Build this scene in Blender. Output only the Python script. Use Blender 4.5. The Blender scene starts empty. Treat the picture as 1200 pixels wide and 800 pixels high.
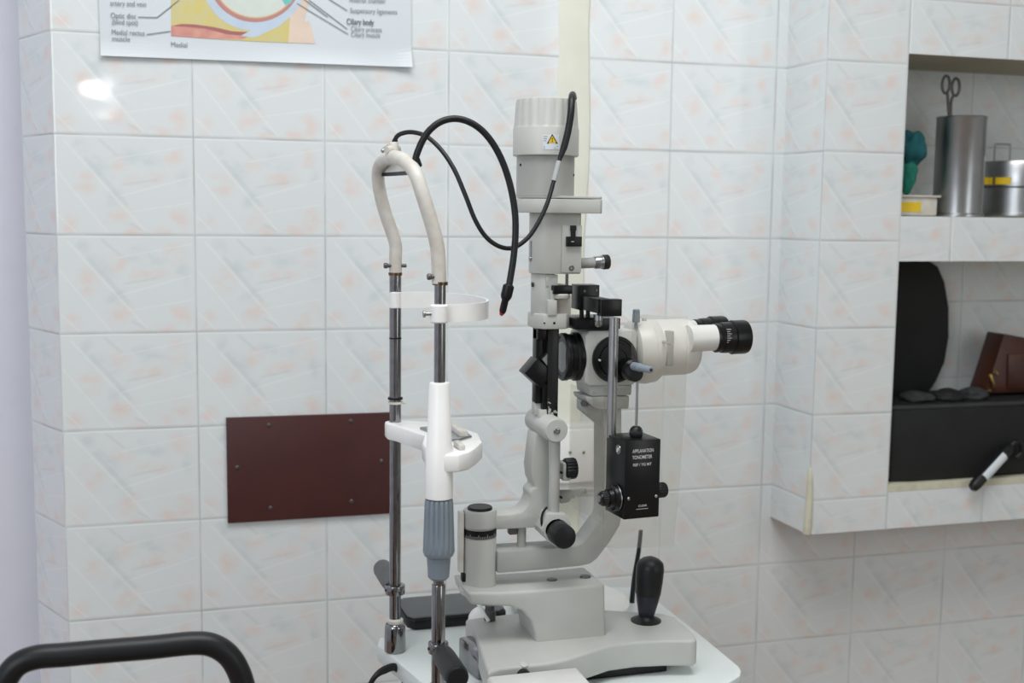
import bpy, bmesh, math, random
from mathutils import Vector, Matrix, noise
random.seed(7)
sc = bpy.context.scene
COL = sc.collection
PI = math.pi

# ------------------------------------------------------------------ camera
F_PX = 1370.0
YAW, PITCH, ROLL = -0.28939, -0.11004, -0.011915
CAM = Vector((0.15559, -1.89238, 1.36052))
RM = (Matrix.Rotation(YAW, 3, 'Z') @ Matrix.Rotation(PITCH, 3, 'X') @ Matrix.Rotation(ROLL, 3, 'Y'))
cam_data = bpy.data.cameras.new('camera')
cam = bpy.data.objects.new('camera', cam_data)
COL.objects.link(cam)
_r, _f, _u = RM.col[0], RM.col[1], RM.col[2]
cam.matrix_world = Matrix(((_r.x, _u.x, -_f.x, CAM.x), (_r.y, _u.y, -_f.y, CAM.y), (_r.z, _u.z, -_f.z, CAM.z), (0, 0, 0, 1)))
cam_data.sensor_width = 36.0
cam_data.lens = 36.0 * F_PX / 1200.0
cam_data.clip_start = 0.05
cam_data.dof.use_dof = True
cam_data.dof.focus_distance = 1.47
cam_data.dof.aperture_fstop = 4.5
sc.camera = cam

# ------------------------------------------------------------------ world and lights
world = bpy.data.worlds.new('world'); sc.world = world
world.use_nodes = True
world.node_tree.nodes['Background'].inputs[0].default_value = (0.85, 0.92, 1.0, 1)
world.node_tree.nodes['Background'].inputs[1].default_value = 0.3

def area(name, loc, target, sx, sy, power, color=(1, 1, 1)):
    d = bpy.data.lights.new(name, 'AREA'); d.shape = 'RECTANGLE'
    d.size = sx; d.size_y = sy; d.energy = power; d.color = color
    o = bpy.data.objects.new(name, d); COL.objects.link(o)
    o.location = loc
    o.rotation_euler = (Vector(target) - Vector(loc)).to_track_quat('-Z', 'Y').to_euler()
    return o
area('ceiling_light', (0.45, -1.15, 2.74), (0.45, -0.9, 0.0), 1.4, 0.9, 27.5, (0.985, 0.99, 1.0))
area('window_light', (-1.35, -2.55, 1.9), (0.7, -0.4, 1.1), 1.1, 1.3, 20, (0.90, 0.96, 1.0))
area('right_fill_light', (2.3, -3.2, 1.6), (0.8, -0.4, 1.1), 0.9, 1.6, 10, (0.95, 0.98, 1.0))  # added fill from the right; no door stands there
area('wall_lamp', (-0.118, -3.86, 1.876), (0.0, 0.0, 1.62), 0.075, 0.018, 0.5, (1, 1, 1))

sc.view_settings.view_transform = 'Standard'
sc.view_settings.look = 'None'
sc.view_settings.gamma = 1.0
sc.view_settings.use_curve_mapping = False
sc.view_settings.exposure = 0.0

# ------------------------------------------------------------------ measuring helpers
def at(px, py, Y=None, Z=None, X=None):
    """the world point that a sight line of the photograph meets on the plane Y=, Z= or X="""
    d = RM @ Vector(((px - 600) / F_PX, 1.0, -(py - 400) / F_PX))
    if Y is not None: t = (Y - CAM.y) / d.y
    elif Z is not None: t = (Z - CAM.z) / d.z
    else: t = (X - CAM.x) / d.x
    return CAM + d * t
YM = -0.467                      # the mid plane of the slit lamp
def PX(px, py, Y=YM): return at(px, py, Y=Y).x
def PZ(px, py, Y=YM): return at(px, py, Y=Y).z
def unit(px, py, Y=YM):          # metres per pixel there
    return (at(px, py, Y=Y) - CAM).dot(_f) / F_PX

# ------------------------------------------------------------------ materials
def lin(c):
    return tuple(((x / 255.0) / 12.92 if x / 255.0 <= 0.04045 else ((x / 255.0 + 0.055) / 1.055) ** 2.4) for x in c) + (1.0,)
def mat(name, rgb, rough=0.5, metal=0.0, vary=0.04, scale=30.0, bump=0.0, bscale=400.0, coat=0.0, rgb2=None, spec=0.5):
    m = bpy.data.materials.new(name); m.use_nodes = True
    nt = m.node_tree; b = nt.nodes['Principled BSDF']
    b.inputs['Roughness'].default_value = rough
    b.inputs['Metallic'].default_value = metal
    b.inputs['Specular IOR Level'].default_value = spec
    b.inputs['Coat Weight'].default_value = coat
    tc = nt.nodes.new('ShaderNodeTexCoord')
    n = nt.nodes.new('ShaderNodeTexNoise'); n.inputs['Scale'].default_value = scale; n.inputs['Detail'].default_value = 4
    nt.links.new(tc.outputs['Object'], n.inputs['Vector'])
    r = nt.nodes.new('ShaderNodeMix'); r.data_type = 'RGBA'
    c = lin(rgb)
    c2 = lin(rgb2) if rgb2 else tuple(x * (1 - vary * 2.5) for x in c[:3]) + (1,)
    r.inputs['A'].default_value = c; r.inputs['B'].default_value = c2
    mr = nt.nodes.new('ShaderNodeMapRange'); mr.inputs['From Min'].default_value = 0.4; mr.inputs['From Max'].default_value = 0.75
    nt.links.new(n.outputs['Fac'], mr.inputs['Value'])
    nt.links.new(mr.outputs['Result'], r.inputs['Factor'])
    nt.links.new(r.outputs['Result'], b.inputs['Base Color'])
    if bump:
        n2 = nt.nodes.new('ShaderNodeTexNoise'); n2.inputs['Scale'].default_value = bscale
        nt.links.new(tc.outputs['Object'], n2.inputs['Vector'])
        bp = nt.nodes.new('ShaderNodeBump'); bp.inputs['Strength'].default_value = bump; bp.inputs['Distance'].default_value = 0.001
        nt.links.new(n2.outputs['Fac'], bp.inputs['Height']); nt.links.new(bp.outputs['Normal'], b.inputs['Normal'])
    return m

M = {}
M['paint'] = mat('instrument_paint', (192, 194, 189), 0.42, vary=0.02, bump=0.05)
M['paint_dark'] = mat('instrument_paint_grey', (172, 174, 170), 0.45, vary=0.03, bump=0.05)
M['ivory'] = mat('aged_ivory_paint', (214, 212, 205), 0.4, vary=0.05, scale=60, rgb2=(200, 194, 182))
M['cream_plastic'] = mat('cream_plastic', (222, 222, 218), 0.3, vary=0.03)
M['white_plastic'] = mat('white_plastic', (246, 247, 245), 0.35, vary=0.02)
M['black'] = mat('black_plastic', (17, 18, 20), 0.4, vary=0.1, spec=.35)
M['black_satin'] = mat('black_satin_metal', (15, 16, 18), 0.32, vary=0.1, spec=.35)
M['rubber'] = mat('black_rubber', (22, 24, 27), 0.42, vary=0.1, bump=0.1, spec=.4)
M['grey_rubber'] = mat('grey_rubber', (104, 107, 109), 0.55, vary=0.06, bump=0.1)
M['blue_grey'] = mat('blue_grey_plastic', (128, 140, 150), 0.38, vary=0.03)
M['chrome'] = mat('chrome', (150, 150, 152), 0.12, 1.0, vary=0.08, scale=90)
M['steel'] = mat('brushed_steel', (176, 178, 180), 0.3, 1.0, vary=0.05)
M['bronze'] = mat('worn_bronze', (120, 96, 74), 0.3, 1.0, vary=0.2, scale=140)
M['table'] = mat('table_laminate', (230, 237, 236), 0.35, vary=0.02, scale=12, rgb2=(220, 228, 226))
M['grey_metal'] = mat('grey_screw_metal', (105, 106, 104), 0.4, 0.7)
M['panel'] = mat('maroon_panel_paint', (68, 31, 31), 0.5, vary=0.06, scale=9, rgb2=(78, 40, 36))
M['plaster'] = mat('cream_plaster', (229, 231, 216), 0.65, vary=0.03, scale=14, bump=0.2, bscale=60)
M['lilac'] = mat('lilac_wall_paint', (236, 238, 250), 0.7, vary=0.01)
M['room_paint'] = mat('room_paint', (196, 196, 192), 0.8, vary=0.02)
M['floor'] = mat('floor_stone', (172, 150, 132), 0.4, vary=0.08, scale=6)
M['ceiling'] = mat('ceiling_paint', (235, 235, 230), 0.8, vary=0.01)
M['shelf'] = mat('shelf_render', (178, 172, 152), 0.7, vary=0.05, scale=10)
M['underside'] = mat('brown_underside', (158, 112, 82), 0.8, vary=0.05)
M['sill'] = mat('sill_grout', (214, 212, 190), 0.7, vary=0.08, scale=40)
M['paper'] = mat('poster_paper', (214, 222, 227), 0.45, vary=0.01, scale=5)
M['ink'] = mat('grey_ink', (132, 138, 144), 0.6)
M['ink_dark'] = mat('dark_grey_ink', (92, 98, 104), 0.6)
M['lens'] = mat('coated_lens', (60, 66, 72), 0.06, 0.0, spec=.6, coat=.3)
M['teal'] = mat('teal_cloth', (22, 92, 98), 0.9, vary=0.15, scale=50)
M['green'] = mat('green_cloth', (30, 122, 104), 0.9, vary=0.12, scale=50)
M['yellow'] = mat('yellow_label', (232, 196, 30), 0.5, vary=0.05)
M['bag'] = mat('black_nylon', (18, 20, 22), 0.7, vary=0.15, scale=20, bump=0.3, bscale=300)
M['bag_rim'] = mat('grey_bag_rim', (50, 53, 54), 0.8, vary=0.1)
M['leather'] = mat('brown_leather', (70, 34, 21), 0.4, vary=0.2, scale=16, rgb2=(36, 17, 13))
M['gold'] = mat('gold_clasp', (214, 184, 112), 0.3, 1.0)
M['red'] = mat('red_lamp_tip', (176, 40, 44), 0.3)
M['purple_black'] = mat('deep_purple_plastic', (34, 32, 50), 0.35, vary=0.05)
M['white_ink'] = mat('white_print', (205, 205, 205), 0.6)
M['grey_sleeve'] = mat('grey_cable_sleeve', (168, 172, 174), 0.5)
M['wood_door'] = mat('dark_door_wood', (70, 52, 42), 0.5, vary=0.1)
M['fat'] = mat('print_ochre', (208, 200, 146), 0.5, vary=0.03, scale=50, rgb2=(214, 198, 112))
M['muscle'] = mat('print_red', (206, 142, 132), 0.5, vary=0.06, scale=60, rgb2=(220, 168, 150))
M['muscle_dark'] = mat('print_dark_red', (172, 108, 108), 0.5)
M['sclera'] = mat('print_pale_blue', (196, 212, 228), 0.5)
M['retina'] = mat('print_pink', (192, 138, 134), 0.5)
M['orange'] = mat('print_orange', (224, 190, 146), 0.5)
M['vitreous'] = mat('print_pale_green', (212, 222, 214), 0.5, vary=0.03, scale=40)
M['skin'] = mat('print_flesh', (228, 208, 192), 0.5)
M['aqua'] = mat('print_aqua', (120, 200, 196), 0.5)

def acrylic():
    m = bpy.data.materials.new('hazy_acrylic'); m.use_nodes = True
    nt = m.node_tree; nt.nodes.clear()
    out = nt.nodes.new('ShaderNodeOutputMaterial')
    tr = nt.nodes.new('ShaderNodeBsdfTransparent'); tr.inputs[0].default_value = (0.98, 0.975, 0.96, 1)
    gl = nt.nodes.new('ShaderNodeBsdfGlossy'); gl.inputs['Roughness'].default_value = 0.05
    df = nt.nodes.new('ShaderNodeBsdfTranslucent'); df.inputs[0].default_value = lin((244, 243, 238))
    lw = nt.nodes.new('ShaderNodeLayerWeight'); lw.inputs['Blend'].default_value = 0.25
    fr = nt.nodes.new('ShaderNodeMath'); fr.operation = 'MULTIPLY'; fr.inputs[1].default_value = 0.16; nt.links.new(lw.outputs['Fresnel'], fr.inputs[0])
    m1 = nt.nodes.new('ShaderNodeMixShader'); m1.inputs[0].default_value = 0.10
    m2 = nt.nodes.new('ShaderNodeMixShader')
    nt.links.new(tr.outputs[0], m1.inputs[1]); nt.links.new(df.outputs[0], m1.inputs[2])
    nt.links.new(fr.outputs[0], m2.inputs[0]); nt.links.new(m1.outputs[0], m2.inputs[1]); nt.links.new(gl.outputs[0], m2.inputs[2])
    nt.links.new(m2.outputs[0], out.inputs[0])
    return m
M['acrylic'] = acrylic()

def chipped():
    m = mat('chipped_black_paint', (20, 21, 22), 0.4)
    nt = m.node_tree; b = nt.nodes['Principled BSDF']
    tc = nt.nodes.new('ShaderNodeTexCoord')
    n = nt.nodes.new('ShaderNodeTexNoise'); n.inputs['Scale'].default_value = 130; n.inputs['Detail'].default_value = 5
    nt.links.new(tc.outputs['Object'], n.inputs['Vector'])
    sep = nt.nodes.new('ShaderNodeSeparateXYZ'); nt.links.new(tc.outputs['Object'], sep.inputs[0])
    mz = nt.nodes.new('ShaderNodeMapRange'); mz.inputs['From Min'].default_value = 0.41; mz.inputs['From Max'].default_value = 0.34
    mz.inputs['To Min'].default_value = -0.35; mz.inputs['To Max'].default_value = 0.0
    nt.links.new(sep.outputs['Z'], mz.inputs['Value'])
    ad = nt.nodes.new('ShaderNodeMath'); ad.operation = 'ADD'
    nt.links.new(n.outputs['Fac'], ad.inputs[0]); nt.links.new(mz.outputs['Result'], ad.inputs[1])
    gt = nt.nodes.new('ShaderNodeMath'); gt.operation = 'GREATER_THAN'; gt.inputs[1].default_value = 0.53
    nt.links.new(ad.outputs[0], gt.inputs[0])
    mx = nt.nodes.new('ShaderNodeMix'); mx.data_type = 'RGBA'
    mx.inputs['A'].default_value = lin((20, 21, 22)); mx.inputs['B'].default_value = lin((190, 190, 184))
    nt.links.new(gt.outputs[0], mx.inputs['Factor']); nt.links.new(mx.outputs['Result'], b.inputs['Base Color'])
    return m
M['chipped'] = chipped()

def tile_material():
    m = bpy.data.materials.new('patterned_wall_tile'); m.use_nodes = True
    nt = m.node_tree; L = nt.links; b = nt.nodes['Principled BSDF']
    def math_(op, a, c=None, clamp=False):
        n = nt.nodes.new('ShaderNodeMath'); n.operation = op; n.use_clamp = clamp
        for i, v in enumerate((a, c)):
            if v is None: continue
            if isinstance(v, (int, float)): n.inputs[i].default_value = v
            else: L.new(v, n.inputs[i])
        return n.outputs[0]
    def mapr(v, a, c, d, e, kind='SMOOTHSTEP'):
        n = nt.nodes.new('ShaderNodeMapRange'); n.interpolation_type = kind
        L.new(v, n.inputs['Value'])
        n.inputs['From Min'].default_value = a; n.inputs['From Max'].default_value = c
        n.inputs['To Min'].default_value = d; n.inputs['To Max'].default_value = e
        return n.outputs['Result']
    def mix(f, a, c):
        n = nt.nodes.new('ShaderNodeMix'); n.data_type = 'RGBA'
        for k, v in (('Factor', f), ('A', a), ('B', c)):
            if isinstance(v, (tuple, float, int)): n.inputs[k].default_value = v
            else: L.new(v, n.inputs[k])
        return n.outputs['Result']
    uv = nt.nodes.new('ShaderNodeUVMap'); uv.uv_map = 'UVMap'
    fr = nt.nodes.new('ShaderNodeVectorMath'); fr.operation = 'FRACTION'; L.new(uv.outputs[0], fr.inputs[0])
    fl = nt.nodes.new('ShaderNodeVectorMath'); fl.operation = 'FLOOR'; L.new(uv.outputs[0], fl.inputs[0])
    nz = nt.nodes.new('ShaderNodeTexNoise'); nz.inputs['Scale'].default_value = 7; nz.inputs['Detail'].default_value = 5
    L.new(uv.outputs[0], nz.inputs['Vector'])
    nzf = nt.nodes.new('ShaderNodeTexNoise'); nzf.inputs['Scale'].default_value = 3; L.new(fr.outputs[0], nzf.inputs['Vector'])
    # warp
    w = nt.nodes.new('ShaderNodeVectorMath'); w.operation = 'SCALE'; w.inputs['Scale'].default_value = 0.16
    sub = nt.nodes.new('ShaderNodeVectorMath'); sub.operation = 'SUBTRACT'; sub.inputs[1].default_value = (0.5, 0.5, 0.5)
    L.new(nz.outputs['Color'], sub.inputs[0]); L.new(sub.outputs[0], w.inputs[0])
    wv = nt.nodes.new('ShaderNodeVectorMath'); wv.operation = 'ADD'; L.new(fr.outputs[0], wv.inputs[0]); L.new(w.outputs[0], wv.inputs[1])
    def blob(cx, cy, rx, ry, ang=0.0):
        n = nt.nodes.new('ShaderNodeMapping'); n.vector_type = 'TEXTURE'
        n.inputs['Location'].default_value = (cx, cy, 0); n.inputs['Rotation'].default_value = (0, 0, ang)
        n.inputs['Scale'].default_value = (rx, ry, 1)
        L.new(wv.outputs[0], n.inputs['Vector'])
        ml = nt.nodes.new('ShaderNodeVectorMath'); ml.operation = 'MULTIPLY'; ml.inputs[1].default_value = (1, 1, 0)
        L.new(n.outputs[0], ml.inputs[0])
        ln = nt.nodes.new('ShaderNodeVectorMath'); ln.operation = 'LENGTH'; L.new(ml.outputs[0], ln.inputs[0])
        return mapr(ln.outputs['Value'], 0.0, 1.0, 1.0, 0.0)
    def total(bl):
        s = bl[0]
        for x in bl[1:]: s = math_('MAXIMUM', s, x)
        return s
    peach = total([blob(.22, .48, .13, .20), blob(.10, .88, .10, .16), blob(.45, .80, .13, .20, .6), blob(.66, .42, .22, .12, -.2),
                   blob(.90, .84, .12, .20), blob(.86, .20, .12, .2), blob(.44, .28, .12, .14), blob(.55, .98, .12, .14), blob(.78, .95, .14, .1)])
    grey = total([blob(.42, .62, .09, .16, .5), blob(.19, .13, .08, .14), blob(.58, .20, .16, .12), blob(.68, .26, .16, .1), blob(.33, .33, .10, .22, -.5), blob(.92,.40,.08,.16)])
    def line(p, q, wdt):
        dx, dy = (q[0] - p[0]), (q[1] - p[1]); l = math.hypot(dx, dy)
        n = nt.nodes.new('ShaderNodeVectorMath'); n.operation = 'DOT_PRODUCT'; n.inputs[1].default_value = (-dy / l, dx / l, 0)
        L.new(fr.outputs[0], n.inputs[0])
        d = math_('SUBTRACT', n.outputs['Value'], (-dy * p[0] + dx * p[1]) / l)
        n2 = nt.nodes.new('ShaderNodeVectorMath'); n2.operation = 'DOT_PRODUCT'; n2.inputs[1].default_value = (dx / l, dy / l, 0)
        L.new(fr.outputs[0], n2.inputs[0])
        t = math_('SUBTRACT', n2.outputs['Value'], (dx * p[0] + dy * p[1]) / l)
        a = mapr(math_('ABSOLUTE', d), wdt * .3, wdt, 1, 0)
        s = mapr(t, 0, .05, 0, 1); e = mapr(t, l - .05, l, 1, 0)
        return math_('MULTIPLY', a, math_('MULTIPLY', s, e))
    white = total([line((.06, .04), (.66, 1.0), .016), line((.0, .33), (.38, 1.0), .012), line((.0, .78), (.16, 1.0), .012),
                   line((.42, .62), (1.0, .40), .014), line((.46, .78), (1.0, .66), .010), line((.40, .24), (1.0, .08), .010)])
    shade = total([line((.20, .20), (.52, .72), .03), line((.30, .02), (.46, .22), .02), line((.45, .50), (.75, .43), .02), line((.50,.86),(.68,1.0),.02)])
    speck = mapr(nz.outputs['Fac'], .35, .65, .15, 1.0)
    base = lin((226, 232, 233))
    c = mix(math_('MULTIPLY', peach, math_('MULTIPLY', speck, .85)), base, lin((230, 216, 210)))
    c = mix(math_('MULTIPLY', grey, math_('MULTIPLY', speck, .45)), c, lin((196, 208, 210)))
    c = mix(math_('MULTIPLY', shade, .26), c, lin((196, 204, 206)))
    c = mix(math_('MULTIPLY', white, .32), c, lin((242, 246, 246)))
    # grout
    sp = nt.nodes.new('ShaderNodeSeparateXYZ'); L.new(fr.outputs[0], sp.inputs[0])
    du = math_('MULTIPLY', math_('MINIMUM', sp.outputs['X'], math_('SUBTRACT', 1.0, sp.outputs['X'])), 0.202)
    dv = math_('MULTIPLY', math_('MINIMUM', sp.outputs['Y'], math_('SUBTRACT', 1.0, sp.outputs['Y'])), 0.1507)
    d = math_('MINIMUM', du, dv)
    g = mapr(d, 0.0007, 0.0016, 1, 0, 'LINEAR')
    wn = nt.nodes.new('ShaderNodeTexNoise'); wn.inputs['Scale'].default_value = 1.7; L.new(uv.outputs[0], wn.inputs['Vector'])
    gcol = mix(mapr(wn.outputs['Fac'], .35, .65, 0, 1), lin((172, 174, 173)), lin((206, 210, 209)))
    c = mix(math_('MULTIPLY', g, .8), c, gcol)
    L.new(c, b.inputs['Base Color'])
    L.new(mapr(g, 0, 1, 0.07, 0.75, 'LINEAR'), b.inputs['Roughness'])
    # tile relief: pillowed edge, slight waviness
    h = math_('ADD', mapr(d, 0.0006, 0.004, 0, 1), math_('MULTIPLY', wn.outputs['Fac'], 1.5))
    bp = nt.nodes.new('ShaderNodeBump'); bp.inputs['Strength'].default_value = 0.6; bp.inputs['Distance'].default_value = 0.0007
    L.new(h, bp.inputs['Height']); L.new(bp.outputs['Normal'], b.inputs['Normal'])
    return m
M['tile'] = tile_material()

# ------------------------------------------------------------------ mesh helpers
class MB:
    def __init__(s): s.bm = bmesh.new()
    def _add(s, t):
        me = bpy.data.meshes.new('tmp'); t.to_mesh(me); t.free(); s.bm.from_mesh(me); bpy.data.meshes.remove(me); return s
    def box(s, x0, x1, y0, y1, z0, z1, bev=0.0, seg=2, rot=0.0, taper=None):
        t = bmesh.new(); bmesh.ops.create_cube(t, size=1.0)
        c = Vector(((x0 + x1) / 2, (y0 + y1) / 2, (z0 + z1) / 2))
        for v in t.verts: v.co = Vector((v.co.x * abs(x1 - x0), v.co.y * abs(y1 - y0), v.co.z * abs(z1 - z0)))
        if taper:
            for v in t.verts:
                if v.co.z > 0: v.co.x *= taper; v.co.y *= taper
        if bev: bmesh.ops.bevel(t, geom=t.edges[:], offset=bev, segments=seg, profile=.5, affect='EDGES')
        if rot: bmesh.ops.rotate(t, verts=t.verts, cent=(0, 0, 0), matrix=Matrix.Rotation(rot, 3, 'Z'))
        bmesh.ops.translate(t, verts=t.verts, vec=c)
        return s._add(t)
    def lathe(s, p, axis, prof, seg=40, flute=None, caps=True):
        """prof = [(distance along axis, radius)]; flute = (count, depth, from, to)"""
        p = Vector(p); a = Vector(axis).normalized()
        u = a.orthogonal().normalized(); w = a.cross(u)
        t = bmesh.new(); rings = []
        if flute: seg = flute[0] * 6
        for k, (d, r) in enumerate(prof):
            ring = []
            for i in range(seg):
                an = 2 * PI * i / seg; rr = r
                if flute and flute[2] <= k <= flute[3]:
                    rr = r - flute[1] * (0.5 - 0.5 * math.cos(flute[0] * an)) ** 2
                ring.append(t.verts.new(p + a * d + (u * math.cos(an) + w * math.sin(an)) * rr))
            rings.append(ring)
        for k in range(len(rings) - 1):
            for i in range(seg):
                j = (i + 1) % seg
                t.faces.new((rings[k][i], rings[k][j], rings[k + 1][j], rings[k + 1][i]))
        if caps:
            t.faces.new(rings[0][::-1]); t.faces.new(rings[-1])
        bmesh.ops.recalc_face_normals(t, faces=t.faces[:])
        return s._add(t)
    def cyl(s, p0, p1, r, r1=None, bev=0.0, seg=36):
        p0, p1 = Vector(p0), Vector(p1); l = (p1 - p0).length; r1 = r if r1 is None else r1
        if bev: pr = [(0, r - bev), (bev * .3, r - bev * .3), (bev, r), (l - bev, r1), (l - bev * .3, r1 - bev * .3), (l, r1 - bev)]
        else: pr = [(0, r), (l, r1)]
        return s.lathe(p0, p1 - p0, pr, seg)
    def prism(s, pts, a0, a1, axis='Y', bev=0.0, seg=2):
        """outline in (x,z) extruded along Y, or (x,y) along Z, or (y,z) along X"""
        t = bmesh.new()
        def mk(p, a):
            return Vector((p[0], a, p[1])) if axis == 'Y' else Vector((p[0], p[1], a)) if axis == 'Z' else Vector((a, p[0], p[1]))
        v0 = [t.verts.new(mk(p, a0)) for p in pts]; v1 = [t.verts.new(mk(p, a1)) for p in pts]
        f0 = t.faces.new(v0); f1 = t.faces.new(v1[::-1])
        n = len(pts)
        for i in range(n): t.faces.new((v0[i], v1[i], v1[(i + 1) % n], v0[(i + 1) % n]))
        bmesh.ops.recalc_face_normals(t, faces=t.faces[:])
        if bev:
            ed = [e for f in (f0, f1) for e in f.edges] + [e for e in t.edges if e.calc_face_angle(0) > 0.6]
            bmesh.ops.bevel(t, geom=list(set(ed)), offset=bev, segments=seg, profile=.5, affect='EDGES', clamp_overlap=True)
        return s._add(t)
    def tube(s, pts, r, seg=14, sub=8, close=True):
        pts = [Vector(p) for p in pts]; path = []
        rs = r if isinstance(r, (list, tuple)) else [r] * len(pts)
        rad = []
        if sub > 1 and len(pts) > 2:
            for i in range(len(pts) - 1):
                a = pts[max(i - 1, 0)]; b_ = pts[i]; c = pts[i + 1]; d = pts[min(i + 2, len(pts) - 1)]
                for k in range(sub):
                    u = k / sub
                    path.append(0.5 * ((2 * b_) + (c - a) * u + (2 * a - 5 * b_ + 4 * c - d) * u * u + (3 * b_ - a - 3 * c + d) * u ** 3))
                    rad.append(rs[i] * (1 - u) + rs[i + 1] * u)
            path.append(pts[-1]); rad.append(rs[-1])
        else: path, rad = pts, list(rs)
        t = bmesh.new(); rings = []
        tan = (path[1] - path[0]).normalized(); nrm = tan.orthogonal().normalized()
        for i, p in enumerate(path):
            tg = (path[min(i + 1, len(path) - 1)] - path[max(i - 1, 0)]).normalized()
            nrm = (nrm - tg * nrm.dot(tg)).normalized(); bn = tg.cross(nrm)
            rings.append([t.verts.new(p + (nrm * math.cos(2 * PI * k / seg) + bn * math.sin(2 * PI * k / seg)) * rad[i]) for k in range(seg)])
        for a, b_ in zip(rings, rings[1:]):
            for k in range(seg): t.faces.new((a[k], a[(k + 1) % seg], b_[(k + 1) % seg], b_[k]))
        t.faces.new(rings[0][::-1]); t.faces.new(rings[-1])
        bmesh.ops.recalc_face_normals(t, faces=t.faces[:])
        return s._add(t)
    def strip(s, path, z0, z1, th):
        """a band standing on edge along a plan path [(x,y)], z0/z1 numbers or lists"""
        n = len(path); t = bmesh.new(); R = []
        for i, (x, y) in enumerate(path):
            a = Vector(path[max(i - 1, 0)]); c = Vector(path[min(i + 1, n - 1)]); d = (c - a).normalized(); nn = Vector((-d.y, d.x)) * th / 2
            lo = z0[i] if isinstance(z0, list) else z0; hi = z1[i] if isinstance(z1, list) else z1
            R.append([t.verts.new((x + nn.x, y + nn.y, lo)), t.verts.new((x + nn.x, y + nn.y, hi)), t.verts.new((x - nn.x, y - nn.y, hi)), t.verts.new((x - nn.x, y - nn.y, lo))])
        for a, b_ in zip(R, R[1:]):
            for k in range(4): t.faces.new((a[k], a[(k + 1) % 4], b_[(k + 1) % 4], b_[k]))
        t.faces.new(R[0]); t.faces.new(R[-1][::-1])
        bmesh.ops.recalc_face_normals(t, faces=t.faces[:])
        return s._add(t)
    def blob(s, c, rx, ry, rz, amp=0.2, freq=40.0, sub=4, seed=0.0):
        t = bmesh.new(); bmesh.ops.create_icosphere(t, subdivisions=sub, radius=1.0)
        for v in t.verts:
            n = noise.noise(Vector((v.co.x + seed, v.co.y, v.co.z)) * freq)
            v.co = v.co * (1 + amp * n); v.co = Vector((v.co.x * rx, v.co.y * ry, v.co.z * rz)) + Vector(c)
        return s._add(t)
    def build(s, name, m, parent=None, smooth=True, **props):
        off = Vector((0, 0, 0)); q = parent
        while q is not None: off += q.location; q = q.parent
        bmesh.ops.translate(s.bm, verts=s.bm.verts, vec=-off)
        me = bpy.data.meshes.new(name); s.bm.to_mesh(me); s.bm.free()
        me.materials.append(M[m] if isinstance(m, str) else m)
        if smooth:
            me.shade_smooth(); me.set_sharp_from_angle(angle=math.radians(38))
        o = bpy.data.objects.new(name, me); COL.objects.link(o); o.parent = parent
        for k, v in props.items(): o[k] = v
        return o

def thing(name, label, cat, loc, group=None):
    o = bpy.data.objects.new(name, None); COL.objects.link(o); o.location = loc
    o.empty_display_size = 0.05
    o['label'] = label; o['category'] = cat
    if group: o['group'] = group
    return o
def tag(o, label, cat, group=None):
    o['label'] = label; o['category'] = cat
    if group: o['group'] = group
    return o

def text_mesh(s_, txt, origin, right, up, size, depth=0.0002, align='LEFT', width=None, bold=0.0):
    """adds flat raised lettering to mesh builder s_"""
    cu = bpy.data.curves.new('t', 'FONT'); cu.body = txt; cu.size = 1.0; cu.align_x = align; cu.extrude = 0.0; cu.offset = bold
    o = bpy.data.objects.new('t', cu); COL.objects.link(o)
    bpy.context.view_layer.update()
    dg = bpy.context.evaluated_depsgraph_get()
    me = bpy.data.meshes.new_from_object(o.evaluated_get(dg))
    xs = [v.co.x for v in me.vertices]
    w = (max(xs) - min(xs)) if xs else 1
    kx = (width / w) if width else size
    right = Vector(right).normalized(); up = Vector(up).normalized()
    for v in me.vertices:
        v.co = Vector(origin) + right * (v.co.x * kx) + up * (v.co.y * size)
    s_.bm.from_mesh(me)
    bpy.data.objects.remove(o); bpy.data.curves.remove(cu); bpy.data.meshes.remove(me)

# ------------------------------------------------------------------ the room
TW, TH, ZR = 0.202, 0.1507, 1.62
def tile_faces(name, quads, mname='tile', kind='structure'):
    """quads: list of (four corners, four uvs) in tile units"""
    bm = bmesh.new(); uvl = bm.loops.layers.uv.new('UVMap')
    for cs, uvs in quads:
        f = bm.faces.new([bm.verts.new(c) for c in cs])
        for l, q in zip(f.loops, uvs): l[uvl].uv = q
    me = bpy.data.meshes.new(name); bm.to_mesh(me); bm.free()
    me.materials.append(M[mname]); o = bpy.data.objects.new(name, me); COL.objects.link(o); o['kind'] = kind
    return o
def q_front(x0, x1, z0, z1, Y, u0=None, vtop=None, uo=0.0):
    """vertical quad facing -Y; u0: x where a tile begins; vtop: z where a tile row begins"""
    ux = 0.0 if u0 is None else u0; vz = ZR if vtop is None else vtop
    f = lambda x, z: ((x - ux) / TW + 20, (vz - z) / TH + 20)
    return ([(x0, Y, z0), (x1, Y, z0), (x1, Y, z1), (x0, Y, z1)], [f(x0, z0), f(x1, z0), f(x1, z1), f(x0, z1)])
def q_side(xa, ya, xb, yb, z0, z1, u0, vtop=None):
    l = math.hypot(xb - xa, yb - ya); vz = ZR if vtop is None else vtop
    f = lambda t, z: (u0 + t / TW, (vz - z) / TH + 20)
    return ([(xa, ya, z0), (xb, yb, z0), (xb, yb, z1), (xa, ya, z1)], [f(0, z0), f(l, z0), f(l, z1), f(0, z1)])

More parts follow.
